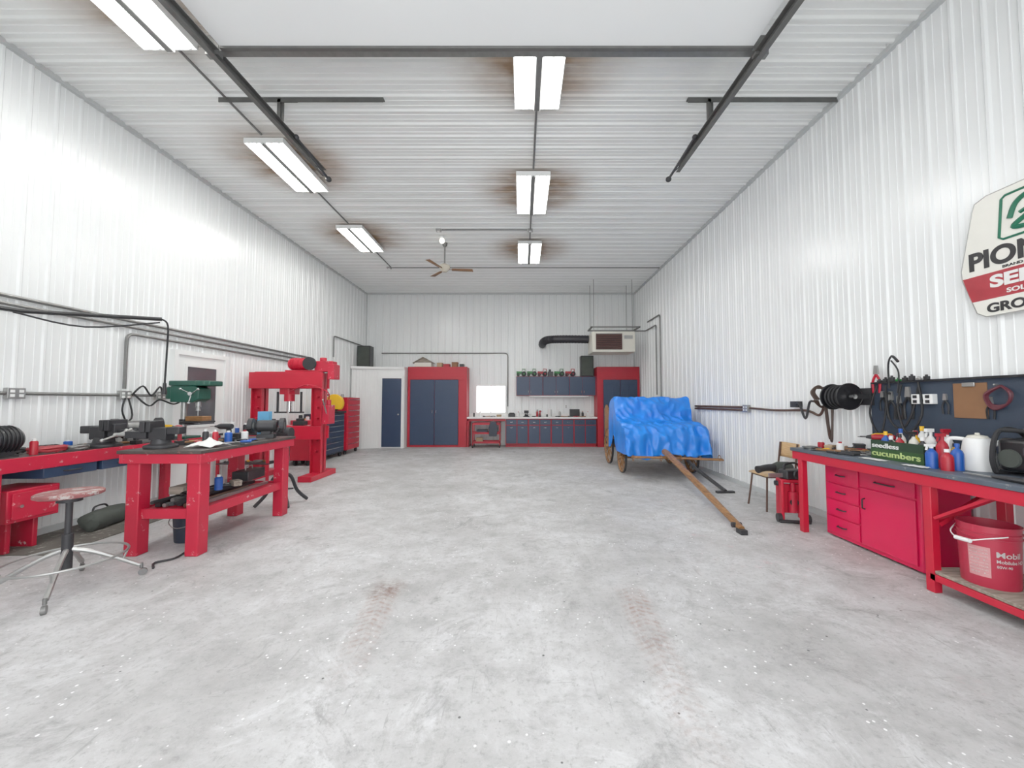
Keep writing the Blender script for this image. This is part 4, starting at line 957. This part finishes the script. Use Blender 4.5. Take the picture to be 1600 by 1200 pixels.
for y, r in ((7.75, .31), (8.90, .40)):
    b = B(); b.cyl((2.02, y, r), (3.40, y, r), .03).box(2.25, 3.15, y-.05, y+.05, r-.02, .58); t.part(b, 'axle', OAK, .004)
    for x in (2.01, 3.40):
        b = B(); b.ring((x, y, r), r-.026, .023, 'X', 36, 8)
        b.lathe([(0, -.06), (.035, -.06), (.055, -.03), (.055, .03), (.035, .06), (0, .06)], (x, y, r), 'X', 16)
        for i in range(12):
            a = i*pi/6; b.cyl((x, y+.045*cos(a), r+.045*sin(a)), (x, y+(r-.03)*cos(a), r+(r-.03)*sin(a)), .012, n=8)
        b.mi = 1; b.lathe([(r-.006, -.022), (r, -.022), (r, .022), (r-.006, .022), (r-.006, -.022)], (x, y, r), 'X', 36)
        t.part(b, 'wheel', [OAK, IRON])
b = B(); b.tube([(2.68, 7.75, .50), (2.62, 7.0, .49), (2.5, 5.6, .27), (2.37, 4.2, .045)], [.055, .055, .045, .035], 8)
b.tube([(2.62, 6.9, .44), (3.0, 7.5, .42)], .02, 8); tongue = t.part(b, 'tongue', OAK)
b = B(); b.box(2.33, 2.40, 4.14, 4.24, .0, .05).tube([(2.32, 4.3, .06), (2.42, 4.3, .06)], .03, 8); t.part(b, 'tongue_cap', IRON, parent=tongue)
b = B(); b.cyl((1.98, 6.98, .42), (3.62, 6.98, .37), .020, .020).cyl((2.0, 6.90, .42), (2.5, 6.90, .41), .016).cyl((2.85, 6.90, .40), (3.6, 6.90, .37), .016)
for x in (2.0, 2.5, 2.85, 3.55): b.ring((x, 6.94, .40), .05, .007, 'X', 12, 6)
t.part(b, 'whiffletree', OAK)
b = B(); b.tube([(2.95, 7.15, .46), (3.02, 6.7, .25), (3.16, 6.02, .03)], .03, 8).beam((3.02, 6.02, .015), (3.30, 6.04, .015), .06, .03); t.part(b, 'stay_pole', IRON, label='short dark iron pole')
# tarp: upright back part, lower seat plateau, hanging front hem
b = B(); PR = [(8.46, .90), (8.42, 1.15), (8.36, 1.40), (8.26, 1.48), (8.04, 1.50), (7.96, 1.45), (7.90, 1.28), (7.84, 1.12), (7.68, 1.03), (7.42, .99), (7.26, .95), (7.18, .86), (7.13, .66), (7.08, .42)]
PR = [(p.y, p.z) for p in sm([(0, a, c) for a, c in PR], 6)]
G = []
NU = 120
def ridge(p, f): return 1-abs(noise.noise(p*f))*2
for i, (y, z) in enumerate(PR):
    row = []; fr = i/(len(PR)-1)
    for j in range(NU+1):
        u = j/NU*1.6-.30; x0, x1 = 1.93, 3.46
        xi = min(max(u, 0), 1); x = x0+(x1-x0)*xi; ex = max(0, -u, u-1)
        drop = ex*(2.9+.5*sin(y*7+1.3*u))
        if u < 0: x -= .015+.03*ex*(1+sin(y*19))
        if u > 1: x += .015+.14*ex*(1+sin(y*15))
        p = V(x, y, z)
        cr = (ridge(p+V(3, 1, 0), 2.0)-.6)*.050+(ridge(V(x*1.3+y, y-x*.6, z), 4.4)-.6)*.032+noise.noise(p*11)*.012
        sag = max(0, .10*(1-abs(xi-.45)*2.0))*(1 if .38 < fr < .62 else .25)
        fold = .04*sin(xi*34+5*noise.noise(V(x*1.5, y, z)))*max(0, fr-.74)*3.2
        zz = z-drop+cr*.8-sag*.3; yy = y-cr-fold-sag*.7
        if fr > .84: zz += .10*noise.noise(V(x*2.4, 4, 1))*(fr-.84)*5
        if drop > 0: zz = max(zz, (.44 if u < 0 else .34)+.05*noise.noise(V(y*5, 2, 2)))
        row.append((min(x, 3.68), yy, zz))
    G.append(row)
b.sheet(G); single(b, 'tarp', TARP, 'crumpled bright blue tarp draped over the wagon seat', 'tarp', solid=.005)

# ------------------------------------------------------------------ right wall: hose, chair, jack
xr = XR-.036
conduit([(xr, 8.2, 1.32), (xr, 6.42, 1.32)], .019, 'brown pipe along ribbed wall', BROWN)
conduit([(xr, 8.2, 1.27), (xr, 6.42, 1.27)], .019, 'brown pipe along ribbed wall', BROWN)
ebox((XR-.015, 6.33, 1.30), '-X', .14, .12)
b = B(); b.tube(sm([(xr, 6.24, 1.31), (xr-.01, 5.6, 1.29), (xr-.01, 5.0, 1.30), (xr-.03, 4.75, 1.25), (xr-.08, 4.6, 1.38)], 6), .016, 8); single(b, 'air_hose', BROWN, 'brown air line running along wall to hose reel', 'hose')
b = B(); b.tube(sm([(xr-.04, 5.15, 1.36), (xr-.06, 5.05, 1.39), (xr-.07, 4.93, 1.20), (xr-.05, 4.88, 1.40), (xr-.06, 4.8, 1.42)], 6), .014, 8); b.box(xr-.06, xr+.02, 5.10, 5.22, 1.34, 1.42)
single(b, 'air_regulator', IRON, 'dark air regulator with short looped hose', 'air regulator')
t = Thing('hose_reel', 'black metal hose reel with dark hose on wall', 'hose reel', (3.50, 4.25, 1.45), world=True)
for y in (4.10, 4.32): b = B(); b.lathe([(0, 0), (.14, 0), (.145, .006), (.14, .012), (0, .012)], (3.50, y, 1.47), 'Y', 32); b.ring((3.50, y, 1.47), .138, .007, 'Y', 32, 6); t.part(b, 'flange', BLACK)
b = B(); b.cyl((3.50, 4.11, 1.47), (3.50, 4.32, 1.47), .06); t.part(b, 'spool', BLACK)
b = B()
for k in range(4):
    for rr in (.075, .097, .118): b.ring((3.50, 4.135+k*.048, 1.47), rr, .0125, 'Y', 26, 6)
t.part(b, 'hose', RUBBER)
b = B(); b.box(3.66, 3.71, 4.02, 4.40, 1.38, 1.56).beam((3.68, 4.06, 1.47), (3.50, 4.06, 1.47), .02, .05).beam((3.68, 4.37, 1.47), (3.50, 4.37, 1.47), .02, .05); t.part(b, 'bracket', IRON)
b = B(); b.cyl((3.50, 4.03, 1.47), (3.50, 4.08, 1.47), .025); t.part(b, 'hub', CHROME)
b = B()
for k in range(3): b.tube(sm([(3.52-.02*k, 4.55, 1.44), (3.48-.015*k, 4.57, 1.53), (3.54, 4.57, 1.60), (3.61+.01*k, 4.56, 1.5), (3.60, 4.56, 1.38-.01*k), (3.54, 4.56, 1.36), (3.50-.02*k, 4.55, 1.43)], 7), .013, 8)
b.tube(sm([(3.60, 4.56, 1.5), (3.63, 4.55, 1.1), (3.65, 4.54, .95), (3.67, 4.54, 1.3), (3.69, 4.54, 1.56)], 7), .011, 8).tube(sm([(3.56, 4.52, 1.45), (3.57, 4.5, 1.15), (3.60, 4.5, .98), (3.63, 4.5, 1.2), (3.62, 4.5, 1.5)], 7), .011, 8); b.cyl((3.50, 4.56, 1.575), (3.72, 4.56, 1.585), .012)
single(b, 'hanging_hose', mat('dark_brown_hose', (.06, .032, .022), .5), 'dark brown hose hanging in loops from hook', 'hose')

t = Thing('school_chair', 'stacking chair with pale plywood seat and metal legs', 'chair', (3.36, 5.2, 0), rz=0)
b = B(); b.sheet([[(-.20+.4*i/8, -.19+.38*j/6, .45+.012*((i/8-.5)**2)*4+(-.02 if i == 0 else 0)) for i in range(9)] for j in range(7)]); t.part(b, 'seat', PALE, solid=.014)
b = B(); b.sheet([[(.235+.02*(1-((j-4)/4)**2)+.02*k/3, -.18+.36*j/8, .66+.20*k/3) for j in range(9)] for k in range(4)]); t.part(b, 'backrest', PALE, solid=.012)
for s in (-1, 1):
    b = B(); b.tube(sm([(-.17, s*.16, .43), (-.19, s*.18, .2), (-.21, s*.20, 0)], 4), .012, 8); t.part(b, 'leg', BROWN)
    b = B(); b.tube(sm([(.24, s*.20, 0), (.20, s*.18, .25), (.19, s*.17, .45), (.235, s*.165, .86)], 5), .012, 8); t.part(b, 'leg', BROWN)
b = B(); b.tube([(-.17, -.16, .43), (.19, -.17, .43), (.19, .17, .43), (-.17, .16, .43), (-.17, -.16, .43)], .010, 8); t.part(b, 'frame', BROWN)
t = Thing('leaf_blower', 'dark grey blower with ribbed nozzle lying on chair', 'blower', (3.36, 5.06, .47), rz=-.05)
b = B(); b.lathe([(0, 0), (.06, 0), (.08, .05), (.08, .18), (.05, .22), (0, .22)], (-.06, 0, .082), 'X'); t.part(b, 'housing', DGREY)
b = B(); b.tube(sm([(-.06, 0, .085), (-.17, -.02, .085), (-.30, -.05, .065)], 5), [.052, .050, .048, .046, .045, .044, .043, .042, .042, .047, .047], 12); t.part(b, 'nozzle', IRON)

t = Thing('floor_jack', 'red hydraulic floor jack standing on its end', 'floor jack', (3.20, 4.62, 0), rz=-.2)
b = B(); b.box(-.13, -.10, -.08, .08, .03, .48).box(.10, .13, -.08, .08, .03, .48).box(-.13, .13, -.02, .02, .1, .44).box(-.13, .13, -.07, .07, .46, .50); t.part(b, 'frame', RED, .008)
b = B(); b.cyl((0, -.05, .12), (0, -.05, .36), .05).cyl((0, -.05, .36), (0, -.05, .46), .025); t.part(b, 'cylinder', REDW)
for s in (-1, 1):
    b = B(); b.cyl((s*.13, -.05, .05), (s*.17, -.05, .05), .05); t.part(b, 'wheel', IRON)
    b = B(); b.cyl((s*.13, .02, .44), (s*.16, .02, .44), .03); t.part(b, 'wheel', IRON)
b = B(); b.cyl((0, -.09, .24), (0, -.06, .24), .045); t.part(b, 'saddle', IRON)
b = B(); b.cyl((-.16, -.09, .02), (.16, -.09, .02), .02); t.part(b, 'axle', IRON)
t = Thing('chain_saw', 'dark compact chainsaw body resting on red jack', 'chainsaw', (3.22, 4.62, .50), rz=.1)
b = B(); b.box(-.12, .12, -.07, .07, 0, .11).lathe([(0, 0), (.06, 0), (.05, .03), (0, .03)], (0, -.1, .06), 'Y', 18); t.part(b, 'body', IRON, .015)
b = B(); b.tube(sm([(-.10, 0, .10), (-.08, 0, .17), (.06, 0, .18), (.11, 0, .10)], 5), .013, 8); t.part(b, 'handle', BLACK)
b = B(); b.box(-.30, -.10, -.005, .005, .02, .07); t.part(b, 'guide_bar', STEEL, .002)

# ------------------------------------------------------------------ right workbench
RB = .90
t = Thing('workbench', 'long workbench with grey top and red steel frame', 'workbench', (3.4, 2.7, 0), world=True)
b = B(); b.box(3.04, 3.68, .6, 4.38, RB-.035, RB); t.part(b, 'tabletop', TOPG, .004)
b = B(); b.box(3.05, 3.08, .62, 4.36, RB-.12, RB-.036).box(3.08, 3.68, 4.33, 4.36, RB-.12, RB-.036).box(3.08, 3.68, 2.86, 2.90, RB-.12, RB-.036); t.part(b, 'apron', RED, .003)
for y in (4.26, 2.94, .75):
    b = B(); b.box(3.06, 3.12, y-.03, y+.03, 0, RB-.036); t.part(b, 'leg', RED, .004)
    b = B(); b.box(3.62, 3.68, y-.03, y+.03, 0, RB-.036); t.part(b, 'leg', RED, .004)
b = B(); b.beam((3.09, 2.90, .55), (3.09, 2.52, RB-.10), .05, .02).beam((3.12, 2.92, .5), (3.60, 2.92, RB-.12), .03, .03); t.part(b, 'brace', RED)
b = B(); b.box(3.07, 3.66, .75, 2.97, .14, .165); t.part(b, 'shelf', GREYW, .004)
b = B(); b.box(3.06, 3.10, .75, 2.94, .09, .139).box(3.06, 3.66, 2.90, 2.94, .09, .139); t.part(b, 'rail', RED, .003)
# red drawer cabinet
t = Thing('drawer_cabinet', 'bright pinkish red steel cabinet with drawers and door', 'cabinet', (3.47, 3.67, 0), world=True)
b = B(); b.box(3.27, 3.68, 3.18, 4.18, .02, .76); t.part(b, 'body', PINK, .01)
def front(y0, y1, z0, z1, nm, hv=False):
    b = B(); b.box(3.255, 3.27, y0, y1, z0, z1); d = t.part(b, nm, PINK, .004)
    b = B()
    if hv: b.tube([(3.255, y1-.05, .40), (3.23, y1-.05, .41), (3.23, y1-.05, .49), (3.255, y1-.05, .50)], .007, 6)
    else:
        ym = (y0+y1)/2; zm = (z0+z1)/2; L = .05 if y1-y0 < .5 else .09
        b.tube([(3.255, ym-L, zm), (3.23, ym-L+.01, zm), (3.23, ym+L-.01, zm), (3.255, ym+L, zm)], .007, 6)
    t.part(b, 'handle', IRON, parent=d, label='dark bar handle')
for z0, z1 in ((.58, .74), (.41, .565), (.235, .395), (.06, .22)): front(3.76, 4.15, z0, z1, 'drawer')
front(3.22, 3.74, .61, .74, 'drawer'); front(3.22, 3.74, .06, .595, 'door', True)
# red bucket
UPX = ((0,-1,0), (0,0,1))
t = Thing('bucket', 'red plastic oil pail with white label on bench shelf', 'bucket', (3.25, 2.72, .165))
b = B(); r0, r, h = .136, .150, .41
TP = r-r0
b.lathe([(0, 0), (r0, 0), (r0+.002, .006), (r, h*.97), (r*1.03, h*.97), (r*1.03, h), (r*.97, h), (r0-.004, .012), (0, .012)], n=40)
for z in (.33, .36): b.ring((0,0,z), r0+TP*z/h+.003, .005, 'Z', 40, 6)
t.part(b, 'body', mat('pail_red', (.42, .018, .045), .4, var=.15))
def wrap_text(b, body, a0, a1, z, hgt, off=.02):
    st = len(b.bm.verts); b.text(body, (0, 0, 0), (1,0,0), (0,1,0), width=1, height=hgt, off=off, ext=.0)
    b.bm.verts.ensure_lookup_table()
    for v in b.bm.verts[st:]:
        a = a0+(a1-a0)*v.co.x; zz = z+v.co.y; R_ = r0+.004+TP*zz/h; v.co = V(R_*cos(a), R_*sin(a), zz)
for tx_, a1_, z_, hg in (('Mobil', 282, .215, .038), ('Mobilube HD', 292, .178, .023), ('80W-90', 262, .145, .018)):
    b = B(); wrap_text(b, tx_, radians(232), radians(a1_), z_, hg); t.part(b, 'lettering', PAPER, label='white printed lettering')
b = B(); n_ = 10; rows = []
for z in (.07, .27): rows.append([((r0+.002+TP*z/h)*cos(radians(180+i*4.2)), (r0+.002+TP*z/h)*sin(radians(180+i*4.2)), z) for i in range(n_+1)])
b.sheet(rows); lb = t.part(b, 'label', mat('faded_label', (.60, .26, .27), .6, var=.3, scale=25), label='faded printed label')
for k in range(8):
    b = B(); wrap_text(b, ('PREMIUM GEAR OIL', 'HUILE POUR', 'ENGRENAGES', '20 L')[k % 4], radians(183), radians(218), .245-k*.022, .009, .0)
    t.part(b, 'lettering', PAPER, parent=lb)
b = B(); b.tube(sm([(-.05, -.152, .36), (-.14, -.12, .34), (-.20, -.02, .30), (-.15, .10, .32), (-.04, .16, .36)], 6), .004, 6)
b.cyl((-.195, -.06, .305), (-.195, .03, .302), .014); t.part(b, 'handle', WHITE)
b = B(); b.cyl((3.50, 2.45, .21), (3.55, 2.0, .21), .045, .03); b.cyl((3.50, 2.47, .21), (3.50, 2.43, .21), .05); single(b, 'jack_handle', RED, 'red steel cylinder lying on the bench shelf', 'cylinder')

# pegboard
b = B(); b.box(3.69, 3.722, 1.2, 4.06, .92, 1.62); single(b, 'pegboard', mat('dark_blue_pegboard', (.022, .036, .062), .5, var=.2), 'dark blue tool board on ribbed wall above workbench', 'tool board', .003)
b = B(); b.box(3.655, 3.69, 1.2, 4.02, 1.60, 1.615); single(b, 'board_ledge', BLACK, 'thin black ledge along top of tool board', 'ledge')
PX = 3.693
def plier(y, z, m_, s=1., lab='pliers hanging on the dark tool board', nm='pliers'):
    t = Thing(nm, lab, 'pliers', (PX, y, z))
    b = B(); b.tube(sm([(-.012, 0, 0), (-.012, -.03*s, -.06*s), (-.012, -.025*s, -.15*s)], 5), .009*s, 6).tube(sm([(-.012, 0, 0), (-.012, .03*s, -.06*s), (-.012, .025*s, -.15*s)], 5), .009*s, 6); t.part(b, 'handle', m_)
    b = B(); b.prism([(-.02*s, 0), (.02*s, 0), (.012*s, .07*s), (-.012*s, .07*s)], 'X', -.02, 0); t.part(b, 'jaw', STEEL)
plier(3.98, 1.70, RED, 1.3, 'red-handled pliers on top of tool board')
for i, y in enumerate((3.92, 3.83, 3.75, 3.66, 3.34, 3.02)): plier(y, 1.46-.03*(i % 3), (BLACK, IRON, RUBBER)[i % 3], (.9, 1.25, 1.05, 1.4, .8, .8)[i])
b = B(); b.tube(sm([(3.67, 3.55, 1.60), (3.64, 3.50, 1.3), (3.62, 3.62, 1.12), (3.64, 3.72, 1.35), (3.66, 3.70, 1.58)], 6), .010, 6).tube(sm([(3.66, 3.95, 1.58), (3.62, 4.0, 1.3), (3.62, 3.90, 1.08), (3.65, 3.86, 1.3), (3.68, 3.88, 1.55)], 6), .009, 6).tube(sm([(3.66, 3.86, 1.58), (3.63, 3.8, 1.25), (3.63, 3.68, 1.16), (3.65, 3.60, 1.3), (3.68, 3.56, 1.55)], 6), .009, 6); single(b, 'extension_lead', RUBBER, 'black leads drooping in loops from tool board', 'extension lead')
b = B(); b.tube(sm([(3.66, 3.82, 1.55), (3.64, 3.80, 1.78), (3.62, 3.74, 1.86), (3.60, 3.66, 1.80)], 6), [.008]*12+[.012]*7, 8).cyl((3.66, 3.83, 1.5), (3.69, 3.83, 1.5), .012); b.tube(sm([(3.66, 3.74, 1.5), (3.64, 3.70, 1.7), (3.63, 3.76, 1.82)], 6), .007, 6)
single(b, 'hook_tool', IRON, 'black gooseneck hook rising above tool board', 'hook')
for i in range(8):
    b = B(); y = 3.92-i*.065; hh = .005+.012*((i*7) % 3); b.box(3.645, 3.675, y-.02, y+.018, 1.616, 1.63+hh).cyl((3.66, y, 1.63+hh), (3.66, y, 1.645+hh), .01); single(b, 'small_jar', (IRON, BLACK, IRON, TGREEN, BLACK, IRON, STEEL, BLACK)[i], 'small dark container on the tool board ledge', 'container', .003)
ebox((PX, 3.45, 1.44), '-X', .08, .09, 'white outlet on dark board', WHITE); ebox((PX, 3.56, 1.44), '-X', .07, .09, 'white outlet on dark board', WHITE)
t = Thing('clipboard', 'brown hardboard clipboard hanging on tool board', 'clipboard', (PX, 3.16, 1.30))
b = B(); b.box(-.008, 0, -.12, .12, -.02, .27); t.part(b, 'board', HARDB, .002)
b = B(); b.box(-.020, -.008, -.045, .045, .24, .275); t.part(b, 'clip', STEEL, .004)
t = Thing('hanging_cable', 'maroon and black cable bundle hung on board', 'cable', (PX, 2.96, 1.52))
b = B()
for k in range(4): b.tube(sm([(-.02, -.02, .02), (-.03-.008*k, .06, -.05), (-.03, .03, -.13-.01*k), (-.03, -.06, -.12), (-.03-.005*k, -.09, -.04), (-.02, -.02, .02)], 6), .009, 6)
t.part(b, 'cable', mat('maroon_cable', (.10, .015, .025), .5))
b = B(); b.cyl((0,0,.02), (-.05, 0, .03), .006); t.part(b, 'hook', STEEL)

# cucumber box
t = Thing('cardboard_box', 'open dark green printed produce box on workbench', 'box', (3.34, 3.36, RB), world=True)
z0, z1 = RB, RB+.165
b = B(); b.box(3.255, 3.26, 3.13, 3.60, z0, z1).box(3.46, 3.465, 3.13, 3.60, z0, z1).box(3.26, 3.46, 3.13, 3.135, z0, z1).box(3.26, 3.46, 3.595, 3.60, z0, z1).box(3.26, 3.46, 3.135, 3.595, z0, z0+.005); t.part(b, 'body', DGREEN)
b = B(); b.box(3.2535, 3.255, 3.13, 3.60, z0+.002, z0+.09); t.part(b, 'print_band', MGREEN, label='green printed band')
b = B(); b.text('seedless', (3.2525, 3.585, RB+.10), *UPX, width=.25, height=.042, off=.01); t.part(b, 'lettering', PAPER, label='white printed lettering')
b = B(); b.text('cucumbers', (3.2525, 3.588, RB+.025), *UPX, width=.435, height=.052, off=.02); t.part(b, 'lettering', LGREEN, label='pale green printed lettering')
for i, (x, y, m1, m2, hh, sp) in enumerate(((3.32, 3.52, BLUEP, YELLOW, .24, 0), (3.38, 3.44, WHITE, BLUEP, .27, 0), (3.31, 3.38, REDC, BLACK, .23, 0), (3.40, 3.33, YELLOW, REDC, .26, 0), (3.32, 3.27, CREAM, BLACK, .25, 1), (3.38, 3.19, WHITE, WHITE, .28, 1), (3.39, 3.54, CREAM, WHITE, .2, 0), (3.30, 3.18, IRON, WHITE, .22, 0), (3.30, 3.45, BLACK, WHITE, .2, 0))):
    bottle(x, y, RB+.006, m1, m2, hh, .034, bool(sp), 'plastic bottle standing in the produce box')
lab2 = 'cleaning bottle standing on the grey workbench'
for x, y, m1, m2, hh, sp in ((3.20, 3.02, BLUEP, WHITE, .18, 1), (3.31, 3.04, REDC, REDC, .26, 1), (3.55, 3.22, WHITE, REDC, .28, 1), (3.20, 2.91, REDC, WHITE, .16, 0), (3.30, 2.93, BLUEP, BLUEP, .2, 0), (3.55, 3.42, WHITE, YELLOW, .3, 0), (3.62, 3.3, CREAM, REDC, .27, 0), (3.40, 3.03, YELLOW, BLACK, .19, 0), (3.62, 3.55, BLUEP, WHITE, .25, 0), (3.52, 3.6, BLACK, REDC, .22, 0), (3.63, 3.12, REDC, BLACK, .25, 0), (3.53, 3.32, IRON, WHITE, .2, 0)):
    bottle(x, y, RB, m1, m2, hh, .036, bool(sp), lab2)
# kettle
t = Thing('electric_kettle', 'white plastic electric kettle on grey workbench', 'kettle', (3.46, 2.93, RB), rz=2.2)
t.e.scale = (1.12, 1.12, 1.12)
b = B(); b.lathe([(0, 0), (.085, 0), (.088, .02), (.08, .12), (.068, .20), (.06, .215), (0, .22)], n=28); t.part(b, 'body', WHITE)
b = B(); b.lathe([(.055, .216), (.045, .232), (.012, .238), (.012, .25), (0, .252)], n=20); t.part(b, 'lid', CREAM)
b = B(); b.tube(sm([(.06, 0, .205), (.13, 0, .20), (.135, 0, .12), (.08, 0, .05)], 6), .013, 8); t.part(b, 'handle', WHITE)
b = B(); b.prism([(-.06, .14), (-.115, .205), (-.06, .205)], 'Y', -.022, .022); t.part(b, 'spout', WHITE, .004)
# radio
t = Thing('jobsite_radio', 'black jobsite radio with roll cage handle', 'radio', (3.50, 2.58, RB))
b = B(); b.box(-.09, .11, -.20, .20, .03, .26); t.part(b, 'body', BLACK, .03)
b = B()
for y in (-.19, .19): b.tube(sm([(-.11, y, .015), (-.13, y, .12), (-.09, y, .29), (.02, y, .32), (.12, y, .25), (.13, y, .015), (-.11, y, .015)], 5), .015, 8)
b.cyl((-.06, -.19, .315), (-.06, .19, .315), .015).cyl((.06, -.19, .305), (.06, .19, .305), .015); t.part(b, 'cage', RUBBER)
for y in (-.12, .12):
    b = B(); b.lathe([(0, 0), (.06, 0), (.065, .008), (.065, .02), (0, .02)], (-.106, y, .12), 'X', 24); t.part(b, 'speaker_grille', DGREY)
b = B(); b.box(-.097, -.09, -.045, .045, .15, .2); t.part(b, 'display', GLASS)
t = Thing('hand_saw', 'dark handled tool lying at the bench edge', 'hand tool', (3.13, 2.52, RB), rz=.0)
b = B(); b.tube([(0, -.2, .018), (.02, .0, .018), (.02, .08, .015)], [.018, .016, .008], 8); t.part(b, 'handle', IRON)
b = B(); b.beam((.02, .07, .014), (.03, .24, .012), .03, .006); t.part(b, 'blade', STEEL)
b = B(); b.sheet([[(3.10+.018*i, 3.35+.03*j, RB+.006+.004*noise.noise(V(i*.9, j*.9, 0))) for i in range(6)] for j in range(8)]); single(b, 'paper_sheet', PAPER, 'crumpled paper sheet at the bench edge', 'paper', solid=.002)
b = B(); b.sheet([[(3.08+.012*i, 2.98+.02*j, RB+.008+.006*noise.noise(V(i*.9, j*.9, 5))) for i in range(7)] for j in range(9)]); single(b, 'cloth', PAPER, 'folded white cloth on the grey workbench', 'cloth', solid=.003)
clutter(3.12, 3.64, 3.68, 4.28, RB, 5, 5, 61, 'the grey workbench'); clutter(3.50, 3.66, 2.1, 2.3, RB, 1, 1, 62, 'the grey workbench')

# ------------------------------------------------------------------ seed sign
t = Thing('seed_sign', 'large white enamel seed dealer sign with red band', 'sign', (3.69, 2.69, 2.1), world=True)
sx = 3.70
_o = -.02
out = [(y+_o, z) for y, z in [(3.0, 3.05), (3.08, 3.02), (3.10, 2.96), (3.195, 2.50), (3.19, 2.42), (3.10, 2.13), (3.04, 2.09), (2.40, 2.09), (2.34, 2.13), (2.25, 2.42), (2.245, 2.5), (2.34, 2.96), (2.36, 3.02), (2.44, 3.05)]]
b = B(); b.prism(out, 'X', sx-.012, sx+.022); t.part(b, 'panel', SWHITE, .003)
b = B(); b.tube([(sx-.012, y, z) for y, z in out], .004, 6, closed=True); t.part(b, 'rim', STEEL)
b = B(); b.prism([(3.185+_o, 2.43), (2.255+_o, 2.43), (2.31+_o, 2.225), (3.13+_o, 2.225)], 'X', sx-.0145, sx-.0118); t.part(b, 'band', SRED)
b = B(); b.text('PIONEER', (sx-.0145, 3.135+_o, 2.475), *UPX, width=.78, height=.15, off=.035); t.part(b, 'lettering', INK, label='black lettering')
b = B(); b.text('BRAND', (sx-.0145, 2.92+_o, 2.442), *UPX, width=.12, height=.02, off=.01); t.part(b, 'lettering', INK)
b = B(); b.text('SEEDS', (sx-.017, 3.0+_o, 2.305), *UPX, width=.48, height=.10, off=.04); t.part(b, 'lettering', PAPER, label='white lettering on the red band')
b = B(); b.text('SOLD HERE', (sx-.017, 2.90+_o, 2.245), *UPX, width=.32, height=.035, off=.02); t.part(b, 'lettering', PAPER, label='small white lettering on the red band')
b = B(); b.text('GROSS', (sx-.0145, 3.03+_o, 2.115), *UPX, width=.34, height=.075, off=.035); t.part(b, 'lettering', INK)
em = [(2.93, 2.68), (2.905, 2.66), (2.53, 2.66), (2.505, 2.68), (2.53, 2.97), (2.555, 2.99), (2.88, 2.99), (2.905, 2.97)]
b = B(); b.tube([(sx-.014, y+_o, z) for y, z in em], .009, 6, closed=True)
b.tube(sm([(sx-.014, y+_o, z) for y, z in ((2.86, 2.80), (2.82, 2.90), (2.74, 2.94), (2.66, 2.88), (2.74, 2.80), (2.84, 2.73), (2.72, 2.71), (2.60, 2.74))], 6), .018, 6)
b.tube(sm([(sx-.014, y+_o, z) for y, z in ((2.80, 2.82), (2.70, 2.85), (2.62, 2.80), (2.57, 2.85))], 6), .014, 6)
t.part(b, 'emblem', SGREEN, label='green leaf emblem in rounded border')

# ------------------------------------------------------------------ world, camera
w = bpy.data.worlds.new('World'); bpy.context.scene.world = w; w.use_nodes = True
bg = w.node_tree.nodes['Background']; bg.inputs[0].default_value = (.97, .985, 1, 1); bg.inputs[1].default_value = 4.3
cam = bpy.data.cameras.new('Camera'); co = bpy.data.objects.new('Camera', cam); COL.objects.link(co)
co.location = (0, 0, 1.42); co.rotation_euler = (radians(90+2.58), 0, 0)
cam.sensor_width = 36; cam.lens = 13.5; cam.clip_start = .05; cam.shift_x = -15/1600
sc = bpy.context.scene; sc.camera = co
sc.view_settings.view_transform = 'Standard'; sc.view_settings.look = 'None'
sc.view_settings.exposure = -.30; sc.view_settings.gamma = 1.18
